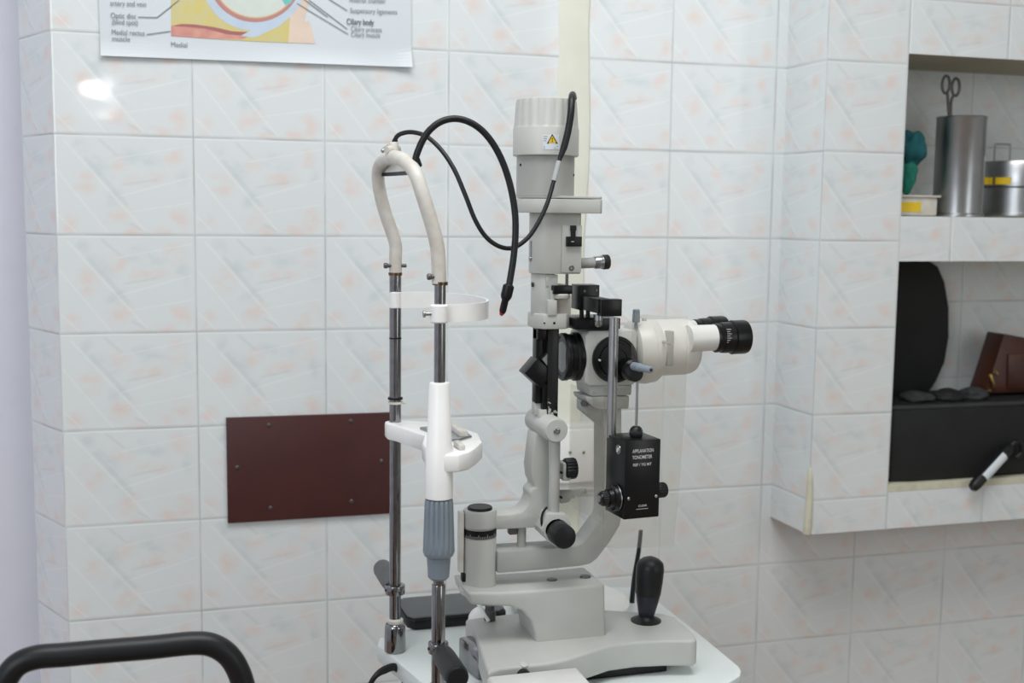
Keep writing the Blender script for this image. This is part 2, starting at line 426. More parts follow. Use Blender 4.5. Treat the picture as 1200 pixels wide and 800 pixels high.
XB = 1.2225          # left side of the tiled recess unit
YF = -0.128          # its front
ZB = 0.806           # its underside
XJ = at(1056, 250, Y=YF).x    # left jamb of the openings
ZN1 = at(1080, 63.5, Y=YF).z  # top of the upper opening
ZS1 = at(1070, 253.5, Y=YF).z # upper shelf
ZS1b = at(1070, 306, Y=YF).z
ZS2 = at(1060, 567, Y=YF).z   # lower shelf
YN = 0.065           # back of the openings
XR = 2.30
RY0, RX0, RX1, CZ = -4.0, -1.7, 2.7, 2.8

# the wide tiled wall plus the stretch under the recess unit
tile_faces('wall_back', [q_front(0, 1.0, 0, CZ, 0), q_front(1.0, RX1, 0, ZB, 0, u0=-0.010), q_front(1.0, XB, ZB, CZ, 0, u0=-0.010),
                         q_front(XR, RX1, ZB, CZ, 0),
                         q_side(-0.055, 0.115, 0, 0, 0, CZ, 20.3)])
# recess unit built into the wall
unit_ = tile_faces('wall_right', [
    q_side(XB, 0, XB + .004, YF, ZB, CZ, 20.38),                       # left side
    q_front(XB + .004, XJ, ZB, CZ, YF, u0=XJ - TW * 1.0),              # left jamb
    q_front(XJ, XR, ZN1, CZ, YF, u0=XJ, vtop=ZN1 + .092 + 3 * TH),     # above the upper opening
    q_front(XJ, XR, ZS1b, ZS1, YF, u0=XJ - .098, vtop=ZS1 + .001),     # shelf front
    q_front(XJ, XR, ZB, ZS2 - .0125, YF, u0=XJ, vtop=ZS2 - .012),      # bottom band
    q_front(XJ - .2, XR, ZB, CZ, YN, u0=1.665, vtop=1.4975),           # back of the openings
    ([(XJ, YF, ZB), (XJ, YN, ZB), (XJ, YN, CZ), (XJ, YF, CZ)], [(20.2, 20), (20.9, 20), (20.9, 27), (20.2, 27)]),
    ([(XR, YF, ZB), (XR, YN, ZB), (XR, YN, CZ), (XR, YF, CZ)], [(20.2, 20), (20.9, 20), (20.9, 27), (20.2, 27)]),
    ([(XR, 0, ZB), (XR, YF, ZB), (XR, YF, CZ), (XR, 0, CZ)], [(20.2, 20), (20.9, 20), (20.9, 27), (20.2, 27)]),
])
MB().box(XB + .006, XR, YF + .002, YN, ZB - .001, ZB + .015).build('trim_6', 'underside', kind='structure')
MB().box(XJ - .1, XR, YF + .001, YN, ZN1, ZN1 + .05).build('trim_1', 'shelf', kind='structure')
MB().box(XJ - .001, XR, YF + .0008, YN, ZS1b, ZS1).build('trim_2', 'sill', kind='structure')
MB().box(XJ - .001, XR, YF - .0006, YN, ZS2 - .0125, ZS2).build('trim_3', 'sill', kind='structure')
# bare plastered lower corner of the unit
mb = MB()
zc = at(950, 552, Y=YF).z
mb.tube([(XB + .002, YF + .002, ZB + .002), (XB + .003, YF + .001, ZB + .06), (XB + .004, YF + .003, zc - .01), (XB + .004, YF + .005, zc + .006)], [.0075, .0065, .005, .0025], seg=12)
mb.build('trim_4', 'sill', kind='structure')
# cream plaster strip where the tiling stops for the buried conduit
t = bmesh.new()
zs = [i / 60 for i in range(61)]
za, zb = 0.79, CZ
Lr = []
for k, u in enumerate(zs):
    z = za + (zb - za) * u
    j = noise.noise(Vector((z * 9, 1.3, 0))) * .006 + noise.noise(Vector((z * 40, 4.3, 0))) * .0016
    j2 = noise.noise(Vector((z * 8, 7.7, 0))) * .006 + noise.noise(Vector((z * 37, 9.1, 0))) * .0016
    xl = 0.7985 - .008 * (z - 1.2) + j; xr = 0.850 + .004 * (z - 1.4) + j2
    Lr.append([t.verts.new((xl, -.0002, z)), t.verts.new((xl + .004, -.003, z)), t.verts.new((xr - .003, -.003, z)), t.verts.new((xr, -.0002, z))])
for a, b_ in zip(Lr, Lr[1:]):
    for i in range(3): t.faces.new((a[i], a[i + 1], b_[i + 1], b_[i]))
mb = MB(); mb._add(t); mb.build('trim_5', 'plaster', kind='structure')

mb = MB(); mb.box(RX0, -0.04, 0.22, 0.32, 0, CZ); mb.build('wall_left', 'lilac', smooth=False, kind='structure')
MB().box(RX0 - .1, RX1 + .1, RY0, 0.6, -0.1, 0).build('floor', 'floor', smooth=False, kind='structure')
MB().box(RX0 - .1, RX1 + .1, RY0, 0.6, CZ, CZ + .1).build('ceiling', 'ceiling', smooth=False, kind='structure')
MB().box(RX0 - .1, RX1 + .1, RY0 - .1, RY0, 0, CZ).build('wall_front', 'room_paint', smooth=False, kind='structure')
MB().box(RX0 - .1, RX0, RY0, 0.6, 0, CZ).build('wall_side', 'lilac', smooth=False, kind='structure')
MB().box(RX1, RX1 + .1, RY0, 0.6, 0, CZ).build('wall_side', 'room_paint', smooth=False, kind='structure')

# ------------------------------------------------------------------ wall things
# eye anatomy poster
PY = -0.004
pA, pB, pC = at(118, 65.5, Y=PY), at(482.5, 79, Y=PY), at(484.5, 0, Y=PY)
poster = thing('anatomy_poster', 'white wall poster with a cross-section drawing of an eye and small grey lettering', 'poster', (0.3, 0, pA.z))
pr_ = (pB - pA).normalized(); pu = Vector((-pr_.z, 0, pr_.x))
H_P = 0.42
t = bmesh.new(); rows = []
W_P = (pB - pA).length
for v in (0, .012, .024, .036, .048, .06, .08, .3, 1.0):
    row = []
    for k in range(17):
        u = k / 16
        p = pA + pr_ * (W_P * u) + pu * (H_P * v)
        curl = .0045 * max(0, 1 - v / .07) ** 2 * (0.75 + .25 * math.cos(u * 9)) + (.006 * max(0, (u - .88) / .12) ** 2 * max(0, 1 - v / .07))
        row.append(t.verts.new((p.x, PY + .001 - curl, p.z)))
    rows.append(row)
for a, b_ in zip(rows, rows[1:]):
    for k in range(16): t.faces.new((a[k], a[k + 1], b_[k + 1], b_[k]))
back = [[t.verts.new(v_.co + Vector((0, .0006, 0))) for v_ in row] for row in rows]
for a, b_ in zip(back, back[1:]):
    for k in range(16): t.faces.new((a[k], b_[k], b_[k + 1], a[k + 1]))
mb = MB(); mb._add(t); mb.build('paper', 'paper', poster, smooth=False)
def flat(name, pts, m, lift, parent=poster, label=None):
    b = bmesh.new()
    vs = [b.verts.new((at(x, y, Y=PY).x, -.0033 - lift * .3, at(x, y, Y=PY).z)) for x, y in pts]
    b.faces.new(vs); b.normal_update(); bmesh.ops.triangulate(b, faces=b.faces[:]); b.normal_update()
    for f in b.faces:
        if f.normal.y > 0: f.normal_flip()
    m_ = MB(); m_._add(b); return m_.build(name, m, parent, smooth=False, **({'label': label} if label else {}))
def arc(cx, cy, r, a0, a1, n=28): return [(cx + r * math.cos(math.radians(a0 + (a1 - a0) * i / n)), cy + r * math.sin(math.radians(a0 + (a1 - a0) * i / n))) for i in range(n + 1)]
TOPY = -60
flat('orbital_fat_drawing', [(200.5, TOPY), (200.5, 42), (240, 45), (300, 48.5), (338, 50), (350, 0), (352, TOPY)], 'fat', .0012, label='ochre printed area of the drawing')
flat('eyelid_drawing', [(338, 50), (370, 51), (362, 24), (356, 26), (363, 0), (368, -20), (368, TOPY), (345, TOPY)], 'skin', .0013, label='flesh-coloured printed area')
flat('muscle_drawing', [(200.5, 30.5), (212, 28), (228, 28.5), (250, 31.5), (272, 36.5), (292, 37.5), (296, 41), (284, 46), (250, 45.5), (200.5, 42)], 'muscle', .0014, label='red printed muscle')
flat('muscle_shadow_drawing', [(201, 30.5), (212, 28), (228, 28.5), (250, 31.5), (272, 36.5), (292, 37.5), (286, 42), (266, 40), (240, 33.5), (218, 31.5)], 'muscle_dark', .0016)
flat('eyeball_drawing', arc(298, -26, 62, -20, 200) + [(236, TOPY), (360, TOPY)], 'sclera', .0018, label='pale blue printed eyeball wall')
flat('eyeball_drawing', [(282, 42), (293, 36), (322, 28), (338, 20), (328, 30), (312, 38), (298, 44)], 'sclera', .0017, label='pale blue printed tendon')
flat('choroid_drawing', arc(299, -30, 56, -10, 190), 'retina', .0022, label='pink printed ring')
flat('retina_drawing', arc(300, -31, 52.5, 40, 170), 'orange', .0024)
flat('retina_drawing', arc(300, -31, 51, -10, 190), 'vitreous', .0026, label='pale green printed centre of the eye')
flat('lens_drawing', [(326, -8), (334, 6), (341, 4), (344, -8)], 'aqua', .0028)
mb = MB()
for (a, b_) in (((162, 20), (184, 20.5)), ((184, 20.5), (210, 0)), ((172, 40.5), (200, 36.5)), ((362, 0), (407, 34)), ((348, 4), (408, 40)), ((384, -2), (407, 12.5)), ((352, -4), (384, 20))):
    A = at(*a, Y=PY); B = at(*b_, Y=PY); A.y = B.y = -.0044 
    d = (B - A).normalized(); n = Vector((-d.z, 0, d.x)) * .0007
    mb = MB(); f = [mb.bm.verts.new(A + n), mb.bm.verts.new(A - n), mb.bm.verts.new(B - n), mb.bm.verts.new(B + n)]
    mb.bm.faces.new(f); mb.build('leader_line', 'ink', poster, smooth=False)
def ptext(items, m):
    for txt, x0, x1, yb, hs in items:
        mb = MB()
        A = at(x0, yb, Y=PY); B = at(x1, yb + (x1 - x0) * .035, Y=PY); A.y = PY - .0075 * 1.0
        wd = (at(x1, yb, Y=PY) - at(x0, yb, Y=PY)).length
        A.y = -.0048
        text_mesh(mb, txt, A, B - at(x0, yb, Y=PY), (0, 0, 1), hs * 1.35 * .00138, width=wd, bold=0.012 if m == 'ink_dark' else 0.0)
        mb.build('lettering', m, poster, smooth=False, label='small grey printed words')
ptext([('artery and vein', 129, 171, 6.5, 6), ('Optic disc', 129.5, 159, 21, 6), ('(blind spot)', 131, 161, 28.5, 6), ('Medial rectus', 130.5, 169, 40.5, 6),
       ('muscle', 131, 152, 48, 6), ('Medial', 200, 219, 55, 6), ('Anterior chamber', 409, 452, 2.5, 6), ('Suspensory ligaments', 410, 465, 15, 6),
       ('Ciliary process', 411, 447, 36.5, 6), ('Ciliary muscle', 411, 445, 43, 6)], 'ink')
ptext([('Ciliary body', 406, 438, 28.5, 7)], 'ink_dark')

# maroon cover panel
cs = [at(265, 489.5, Y=-.006), at(267, 613, Y=-.006), at(464, 601, Y=-.006), at(464, 483, Y=-.006)]
panel = thing('cover_panel', 'dark maroon rectangular panel screwed to the tiled wall left of the chin rest', 'panel', (0.37, 0, .94))
mb = MB(); mb.prism([(p.x, p.z) for p in cs], -.007, -.0004, bev=.0008); mb.build('board', 'panel', panel)
for x, y in ((315, 498), (411, 493), (278, 547.5), (447, 540), (317, 595), (412, 587)):
    c = at(x, y, Y=-.007); mb = MB()
    mb.lathe((c.x, -.0068, c.z), (0, -1, 0), [(0, .0034), (.0008, .0034), (.002, .0022), (.0022, .0005)], 16)
    mb.build('screw', 'grey_metal', panel, label='grey screw head')

# switch box on the wall behind the instrument
x0, x1 = PX(650, 530, -.04), PX(700, 530, -.04)
z0, z1 = PZ(680, 578, -.04), PZ(680, 497, -.04)
sw = thing('switch_box', 'white electrical box on the wall behind the slit lamp arm', 'electrical box', ((x0 + x1) / 2, 0, z0))
MB().box(x0, x1, -.040, -.0005, z0, z1, .008, 3).build('housing', 'cream_plastic', sw)
MB().box(x0 + .006, x1 - .008, -.046, -.038, z0 + .020, z1 - .008, .003).build('cover', 'white_plastic', sw)
for px in (668, 684):
    c = at(px, 530, Y=-.046); MB().cyl((c.x, -.0475, c.z), (c.x, -.044, c.z), .0024, bev=.0004, seg=16).build('screw', 'grey_metal', sw)

# ------------------------------------------------------------------ table
ZT = 0.761
tb = [(.4286, -.336), (.437, -.310), (.470, -.290), (.500, -.280), (.520, -.180), (.840, -.180), (.870, -.19), (.882, -.215), (.884, -.40), (.882, -.535), (.878, -.550), (.868, -.566), (.84, -.585), (.78, -.615), (.70, -.68), (.50, -.68), (.475, -.60), (.461, -.483)]
table = thing('instrument_table', 'pale grey-white instrument table top carrying the slit lamp and chin rest', 'table', (.65, -.42, 0))
MB().prism(tb, ZT - .024, ZT, 'Z', bev=.003).build('table_top', 'table', table)
mb = MB(); mb.cyl((.66, -.42, .04), (.66, -.42, ZT - .024), .035); mb.build('column', 'paint', table)
mb = MB(); mb.box(.42, .90, -.46, -.38, .0, .045, .01); mb.box(.62, .70, -.68, -.16, .0, .045, .01); mb.build('foot', 'paint_dark', table)

# ------------------------------------------------------------------ chin rest
YN_, YFR = -0.570, -0.365       # near and far post
XN, XF = .4615, .4482
hr = thing('chin_rest', 'patient head and chin rest with two chrome posts and white arched top tube', 'chin rest', (.455, YM, ZT))
def vpost(x, y, z0, z1, r, name, m, parent=hr, **k):
    return MB().cyl((x, y, z0), (x, y, z1), r, seg=36).build(name, m, parent, **k)
zj = 1.280
vpost(XF, YFR, ZT + .03, zj, .0079, 'post', 'chrome', label='chrome post farther from the camera')
vpost(XN, YN_, ZT + .012, zj - .001, .0067, 'post', 'chrome', label='chrome post nearer to the camera')
# groove ring on far post
zg = PZ(463, 396, YFR)
MB().cyl((XF, YFR, zg - .001), (XF, YFR, zg + .001), .0083).build('groove', 'black', hr)
# sockets and collars
mb = MB(); mb.lathe((XF, YFR, ZT + .0005), (0, 0, 1), [(0, .0142), (.002, .0148), (.034, .0140), (.038, .0128), (.040, .0100)], 40); so = mb.build('socket', 'chrome', hr)
MB().lathe((XF, YFR, ZT + .0405), (0, 0, 1), [(0, .0108), (.004, .0112), (.006, .0088)], 20).build('seal_ring', 'ivory', hr, label='yellowed ring above the chrome socket')
mb = MB(); mb.lathe((XN, YN_, ZT + .0005), (0, 0, 1), [(0, .0135), (.002, .014), (.012, .0138), (.030, .0128), (.034, .0105)], 6); mb.build('socket', 'bronze', hr, label='worn bronze hexagonal nut')
for (x, y, pxy, s, r) in ((XF, YFR, 690, 1, .0125), (XN, YN_, 758, -1, .0112)):
    z = PZ(463 if s > 0 else 515, pxy, y)
    c = MB().cyl((x, y, z - .0065), (x, y, z + .0065), r + .001, bev=.0012).build('collar', 'chrome', hr)
    MB().cyl((x - .0005, y + s * .006, z), (x - .0005, y + s * .022, z), .0062, .0075).cyl((x - r, y - .002, z), (x - r - .002, y - .002, z), .0018).build('neck', 'black', c)
    g = MB().lathe((x, y + s * .016, z), (0, s, 0), [(0, .0085), (.006, .0118), (.020, .0132), (.075, .0138), (.080, .0132), (.0825, .0118)], 36)
    g.build('hand_grip', 'grey_rubber' if s > 0 else 'rubber', hr, label='grey rubber hand grip' if s > 0 else 'black rubber hand grip')
# clamp ring above the chin rest on the far post
z = PZ(463, 471.5, YFR)
MB().cyl((XF, YFR, z - .0015), (XF, YFR, z + .0015), .0098).cyl((XF, YFR, z), at(475, 471.5, Y=YFR), .002).build('stop_ring', 'ivory', hr)
z = PZ(463, 466.5, YFR)
MB().cyl((XF, YFR, z - .0014), (XF, YFR, z + .0014), .0100).build('stop_ring', 'black', hr, label='black rubber ring')
# arched tube
def A3(px, py, Y): return at(px, py, Y=Y)
nl = [(514.5, 332, YN_), (514, 310, YN_), (512.5, 290, YN_), (508, 270, YN_), (501, 246, YN_), (494, 224, YN_ + .002), (488, 206, YN_ + .008), (480.5, 194, YN_ + .022), (471, 186.5, YN_ + .05), (463, 184.5, YN_ + .085),
      (455, 185.5, YFR - .075), (449, 188.5, YFR - .04), (444.5, 195.5, YFR - .014), (443, 206, YFR - .002), (445, 224, YFR), (451, 248, YFR), (459, 271, YFR), (463.5, 287, YFR), (463.5, 303, YFR), (463.5, 321, YFR)]
MB().tube([A3(*p) for p in nl], .0085, seg=22, sub=8).build('arch_tube', 'ivory', hr, label='ivory painted arched tube')
for (x, y, px, py, s) in ((XF, YFR, 463, 311, 1), (XN, YN_, 515, 324, 0)):
    z = PZ(px, py, y)
    MB().cyl((x - .014, y - .003, z), (x + (.014 if s else .0), y - .003, z), .0026).lathe((x - .016, y - .003, z), (1, 0, 0), [(0, .003), (.001, .0038), (.004, .0038), (.005, .003)], 12).build('clamp_screw', 'grey_metal', hr, label='small grey clamp screw')
    zz = PZ(px, 320 if s else 331, y)
    MB().cyl((x, y, zz - .0028), (x, y, zz + .001), .0091 if s else .0090).build('rust_ring', 'bronze', hr)
# boss at the top of the arch, cable clip and thumb screw
c = A3(462, 180, YM)
MB().cyl(c - Vector((0, 0, .006)), c + Vector((-.001, 0, .014)), .0058, bev=.001).cyl(c + Vector((-.012, -.008, .004)), c + Vector((.006, .006, .006)), .0046).build('top_boss', 'ivory', hr)
c1 = A3(456, 172, YM); c2 = A3(447.5, 177.5, YM - .004)
MB().cyl(A3(462, 169, YM), c1, .0025).cyl(c1, c2, .0036, .0026, bev=.0008).build('thumb_screw', 'steel', hr)
# upper forehead pad
mb = MB(); pth = [(A3(448, 195, YFR - .02).x, YFR - .02)]
pth = []
for i in range(17):
    u = i / 16; y = YFR - .012 + (YN_ + .02 - YFR + .012) * u
    x = A3(450, 193, YFR - .012).x * (1 - u) + A3(486, 196, YN_ + .02).x * u + .012 * math.sin(PI * u)
    pth.append((x, y))
zt = PZ(465, 187, YM); zb_ = PZ(465, 200, YM)
MB().strip(pth, zb_, zt, .004).build('forehead_pad', 'white_plastic', hr, label='white forehead pad below the arch')
MB().strip([(x, y) for x, y in pth], zb_ - .0045, zb_, .006).build('forehead_strap', 'black', hr, label='black strap edge')
# lower white headband
zf = PZ(463, 351, YFR); zn = PZ(515, 367, YN_)
pth = []; z0l = []; z1l = []
for i in range(41):
    u = i / 40; an = PI * u
    yb = (YFR + YN_) / 2 + (YFR - YN_) / 2 * math.cos(an)
    xb = XF + (XN - XF) * u + .083 * (max(0.0, math.sin(an)) ** .62)
    zc_ = zf * (1 - u) + zn * u
    pth.append((xb, yb)); z0l.append(zc_ - .0105); z1l.append(zc_ + .0105)
hb = MB().strip(pth, z0l, z1l, .0026).build('headband', 'white_plastic', hr, label='white curved plastic headband')
e0 = A3(455, 351, YFR - .01)
MB().lathe((XF - .002, YFR - .0085, zf - .0108), (0, 0, 1), [(0, .003), (.001, .0075), (.0206, .0075), (.0216, .003)], 24).build('band_clip', 'white_plastic', hb)
pts = [(XF - .008, YFR - .010), (XF + .02, YFR - .0095), (XF + .045, YFR - .007)]
MB().strip(pts, zf - .0105, zf + .0105, .003).build('band_clip', 'white_plastic', hb)
MB().lathe((XN - .002, YN_ - .004, zn - .0108), (0, 0, 1), [(0, .0085), (.0015, .0105), (.020, .0105), (.0216, .0085)], 28).build('band_clip', 'white_plastic', hb)
MB().cyl((XN - .020, YN_ - .006, zn), (XN - .010, YN_ - .006, zn), .0022).cyl((XN - .0215, YN_ - .006, zn), (XN - .0185, YN_ - .006, zn), .0042, bev=.0008).build('screw', 'steel', hb)
# chin cup bracket
zt_f = PZ(463, 494, YFR); zc0 = PZ(515, 500, YN_)
out = []
def pl(px, py, z): q = at(px, py, Z=z); return (q.x, q.y)
ZC = zt_f
cup = [(XF - .013, YFR - .012), (XF - .013, YFR + .010), (XF + .012, YFR + .012), (XF + .045, YFR - .008), (XF + .075, YFR - .045), (XF + .088, YM), (XF + .078, YN_ + .045), (XF + .060, YN_ + .010),
       (XN + .034, YN_ - .010), (XN + .018, YN_ - .020), (XN - .006, YN_ - .014), (XN - .012, YN_ + .020), (XF + .005, YM - .045), (XF + .018, YM), (XF + .004, YM + .045), (XF - .006, YFR - .025)]
cb = MB(); cb.prism(cup, ZC - .022, ZC, 'Z', bev=.003); cb = cb.build('chin_cup', 'white_plastic', hr, label='white plastic chin cup with arms')
dish = [(XF + .020, YM + .040), (XF + .050, YM + .046), (XF + .072, YM + .02), (XF + .072, YM - .03), (XF + .05, YM - .05), (XF + .020, YM - .045), (XF + .030, YM)]
MB().prism(dish, ZC - .001, ZC + .0035, 'Z', bev=.0015).build('paper_tray', 'steel', cb, label='bright metal tray edge of the chin cup')
MB().box(XF + .055, XF + .066, YM - .035, YM + .03, ZC, ZC + .010, .002).build('paper_clip', 'ivory', cb)
MB().box(XN + .024, XN + .032, YN_ + .0, YN_ + .03, ZC, ZC + .007, .002).build('paper_clip', 'ivory', cb)
# sleeve, ribbed knob and taper on the near post
def zn_(py): return PZ(515, py, YN_)
MB().lathe((XN, YN_, zn_(583)), (0, 0, 1), [(0, .0158), (.0008, .0166), (zn_(525) - zn_(583), .0160), (zn_(523) - zn_(583), .0150), (zn_(450) - zn_(583), .0122), (zn_(448) - zn_(583), .0112), (zn_(447.5) - zn_(583), .0069)], 44).build('height_sleeve', 'white_plastic', hr, label='white tapered sleeve')
L_ = zn_(584) - zn_(652)
MB().lathe((XN, YN_, zn_(652)), (0, 0, 1), [(0, .0140), (.002, .0172), (.007, .0190), (L_ * .25, .0188), (L_ * .6, .0180), (L_ - .004, .0172), (L_ - .001, .0166), (L_, .0150)], flute=(16, .0024, 3, 6)).build('height_knob', 'blue_grey', hr, label='blue-grey ribbed height knob')
MB().lathe((XN, YN_, zn_(678)), (0, 0, 1), [(0, .0100), (.003, .0128), (zn_(654) - zn_(678), .0142), (zn_(651) - zn_(678), .0146)], 40).build('knob_skirt', 'blue_grey', hr, label='blue-grey lower skirt')
MB().cyl((XN, YN_, zn_(690)), (XN, YN_, zn_(676)), .0056).build('inner_post', 'bronze', hr)
MB().cyl((XN, YN_, ZT + .03), (XN, YN_, zn_(684)), .0082, bev=.0008).build('post_sleeve', 'chrome', hr)

# gooseneck fixation lamp
Yg = -.55
fx = thing('fixation_lamp', 'thick black gooseneck fixation lamp arching from the chin rest with a red tip', 'lamp', tuple(A3(487, 192, Yg)))
gp = [(486.5, 193), (488, 182), (495, 165), (504, 152), (517, 142.5), (533, 139), (550, 143), (566, 154), (580, 172), (591, 195), (599, 222), (603.5, 250), (604, 275), (602, 300), (599, 320), (596, 338)]
MB().tube([A3(x, y, Yg - .0012 * i) for i, (x, y) in enumerate(gp)], .0040, seg=18).build('gooseneck', 'rubber', fx)
Ye = Yg - .018
a = A3(596.5, 333, Ye); b_ = A3(592, 352, Ye); c = A3(588, 367, Ye); d = (b_ - a).normalized()
l1 = (b_ - a).length; l2 = (c - b_).length
MB().lathe(a, d, [(0, .0045), (.002, .0068), (l1 * .7, .0068), (l1 * .85, .0060), (l1, .0042), (l1 + l2 * .8, .0042), (l1 + l2, .0030)], 24).build('lamp_head', 'black', fx)
MB().lathe(c - d * .002, d, [(0, .0030), (.003, .0028), (.005, .0012)], 16).build('lamp_tip', 'red', fx, label='red tip of the lamp')
MB().cyl(A3(486, 186, Yg), A3(489.5, 196, Yg + .002), .0058, bev=.001).build('mount', 'black', fx)

# thin lamp cable
cb_ = [(461.5, 168, YM), (466, 159, YM - .004), (477, 155, YM - .01), (490, 156, YM - .02), (503, 162, YM - .03), (519, 178, YM - .045), (533, 200, YM - .06), (545, 228, YM - .07), (557, 258, YM - .075), (570, 278, YM - .078), (586, 289, YM - .08),
       (602, 290, YM - .08), (618, 279, YM - .078), (630, 262, YM - .075), (641, 239, YM - .07), (649, 212, YM - .062), (655, 189, YM - .057), (661, 172, YM - .054), (666, 152, YM - .052), (669, 132, YM - .05), (670, 116, YM - .042), (671, 111, YM - .026), (672, 115, YM - .014)]
lc = thing('lamp_cable', 'thin black cable looping from the chin rest top to the lamp housing', 'cable', tuple(A3(461.5, 168, YM)))
MB().tube([A3(*p) for p in cb_], [.0028] * 15 + [.0026, .0026] + [.0044] * 6, seg=14, sub=8).build('cord', 'rubber', lc)
MB().tube([A3(*p) for p in cb_[15:17]], .0034, seg=14, sub=1).build('sleeve', 'grey_sleeve', lc, label='pale grey bare stretch of the cable')
MB().lathe(A3(461.5, 169.5, YM), A3(464, 161, YM) - A3(461.5, 169.5, YM), [(0, .0036), (.006, .0034), (.007, .0028)], 16).build('cable_plug', 'black', lc)

# ------------------------------------------------------------------ slit lamp
ZBASE = .81
sl = thing('slit_lamp', 'grey-white slit lamp biomicroscope with lamp tower, binocular head and joystick on the table', 'slit lamp', (.66, YM, ZT))
def zb(px, py, z=ZBASE): q = at(px, py, Z=z); return (q.x, q.y)
base_o = [zb(556, 738), (PX(560, 720) , -.40), (.60, -.395), (.70, -.395), zb(775, 718), zb(790, 722), zb(804, 733), zb(814, 743), zb(817, 749), zb(812, 750.5), zb(780, 750.5), zb(745, 752), zb(715, 756), zb(690, 764), zb(665, 772), zb(640, 777), zb(610, 780), zb(585, 783), zb(572, 788), zb(567, 775)]
bp_ = MB(); bp_.prism(base_o, .775, ZBASE, 'Z', bev=.006, seg=4); base = bp_.build('slide_base', 'paint', sl)
MB().box(.60, .78, -.53, -.42, ZT + .0005, .776, .002).build('slide_foot', 'black', base)
# end cap and wheel cover at the left of the base
q = zb(566, 728, .80)
MB().blob((q[0], q[1] + .004, .800), .020, .020, .020, 0.0, 1.0, 3).build('wheel_cover', 'white_plastic', base, label='white rounded wheel cover')
a = at(557, 701, Y=-.40); b2 = at(573, 728, Y=-.42)
MB().cyl(a, b2, .0028, bev=.001).build('axle_rod', 'white_plastic', base)
q = at(558, 770, Z=.78); 
MB().box(q.x - .012, q.x + .008, q.y - .03, q.y + .03, ZT + .0005, .800, .004, rot=.2).build('rail_bracket', 'chrome', base, label='shiny bracket at the left end of the base')
c = at(617, 796, Y=-.606)
c2 = zb(615, 779)
MB().cyl((c2[0], c2[1] + .006, ZBASE - .008), (c2[0], c2[1] + .002, ZBASE + .0012), .0055, bev=.001).build('locking_stud', 'paint', base)
# rail cover in front
xr = at(690, 788, Y=-.62).x; xl = at(575, 800, Y=-.62).x; zr = at(650, 792, Y=-.62).z
MB().prism([(xl, ZT + .0005), (xl, zr - .004), (xl + .004, zr), (xr - .010, zr), (xr, zr - .012), (xr + .006, zr - .024), (xr + .006, ZT + .0005)], -.655, -.600, bev=.002).build('rail_cover', 'cream_plastic', base, label='white cover over the rail')
MB().cyl((c.x, -.600, c.z), (c.x, -.592, c.z), .0085).build('rail_hole', 'black', base)
# joystick
jc = at(757, 727, Z=ZBASE)
js = MB().lathe((jc.x, jc.y, ZBASE - .001), (0, 0, 1), [(0, .0205), (.002, .0208), (.004, .0170), (.007, .0110), (.009, .0100)], 36).build('joystick', 'black', sl, label='black joystick')
jt = at(763, 652, Y=jc.y); jb = Vector((jc.x, jc.y, ZBASE + .004)); ax = jt - jb; hl = ax.length
MB().lathe(jb, ax, [(0, .0085), (.006, .0112), (.020, .0142), (.030, .0162), (.034, .0166)], 36).build('grip_foot', 'purple_black', js)
MB().lathe(jb + ax.normalized() * .033, ax, [(0, .0166), (.001, .0172), (.020, .0186), (hl - .033 - .016, .0190), (hl - .033 - .008, .0172), (hl - .033 - .003, .0115), (hl - .033, .004)], 36).build('grip', 'rubber', js)

# knee block carrying both arms
YB0, YB1 = YM - .040, YM + .038
zt0 = PZ(620, 692, YB0)
def XB0(px, py): return PX(px, py, YB0)
def ZB0(px, py): return PZ(px, py, YB0)
prof = [(548, 694), (585, 694), (620, 692), (650, 690), (709, 684), (710, 747), (668, 751), (629, 755.5), (627, 740), (622, 727), (612, 716), (598, 711), (575, 710), (552, 709)]
prof = [(XB0(x, y), ZB0(x, y)) for x, y in prof]
kb = MB().prism(prof, YB0, YB1, bev=.004, seg=3)
pvx = PX(562, 645, YM)
kb.lathe((pvx, YM, ZB0(560, 709)), (0, 0, 1), [(0, .020), (.004, .0255), (.010, .027), (zt0 - ZB0(560, 709) - .003, .0270), (zt0 - ZB0(560, 709), .0245)], 48)
kb = kb.build('support_arm', 'paint', sl)
for px, py in ((647, 677), (686, 674.5)):
    q = at(px, py, Z=zt0 + .002); MB().cyl((q.x, q.y, zt0 - .006), (q.x, q.y, zt0 + (.0005 if px < 660 else .0022)), .0072, bev=.0006).build('screw', 'grey_metal', kb)
q = zb(574, 726); MB().lathe((q[0], q[1], ZBASE - .001), (0, 0, 1), [(0, .0075), (.001, .0079), (.014, .0079), (.0155, .0066), (.022, .0066)], 28).build('lock_knob', 'grey_metal', kb, label='knurled metal lock knob')
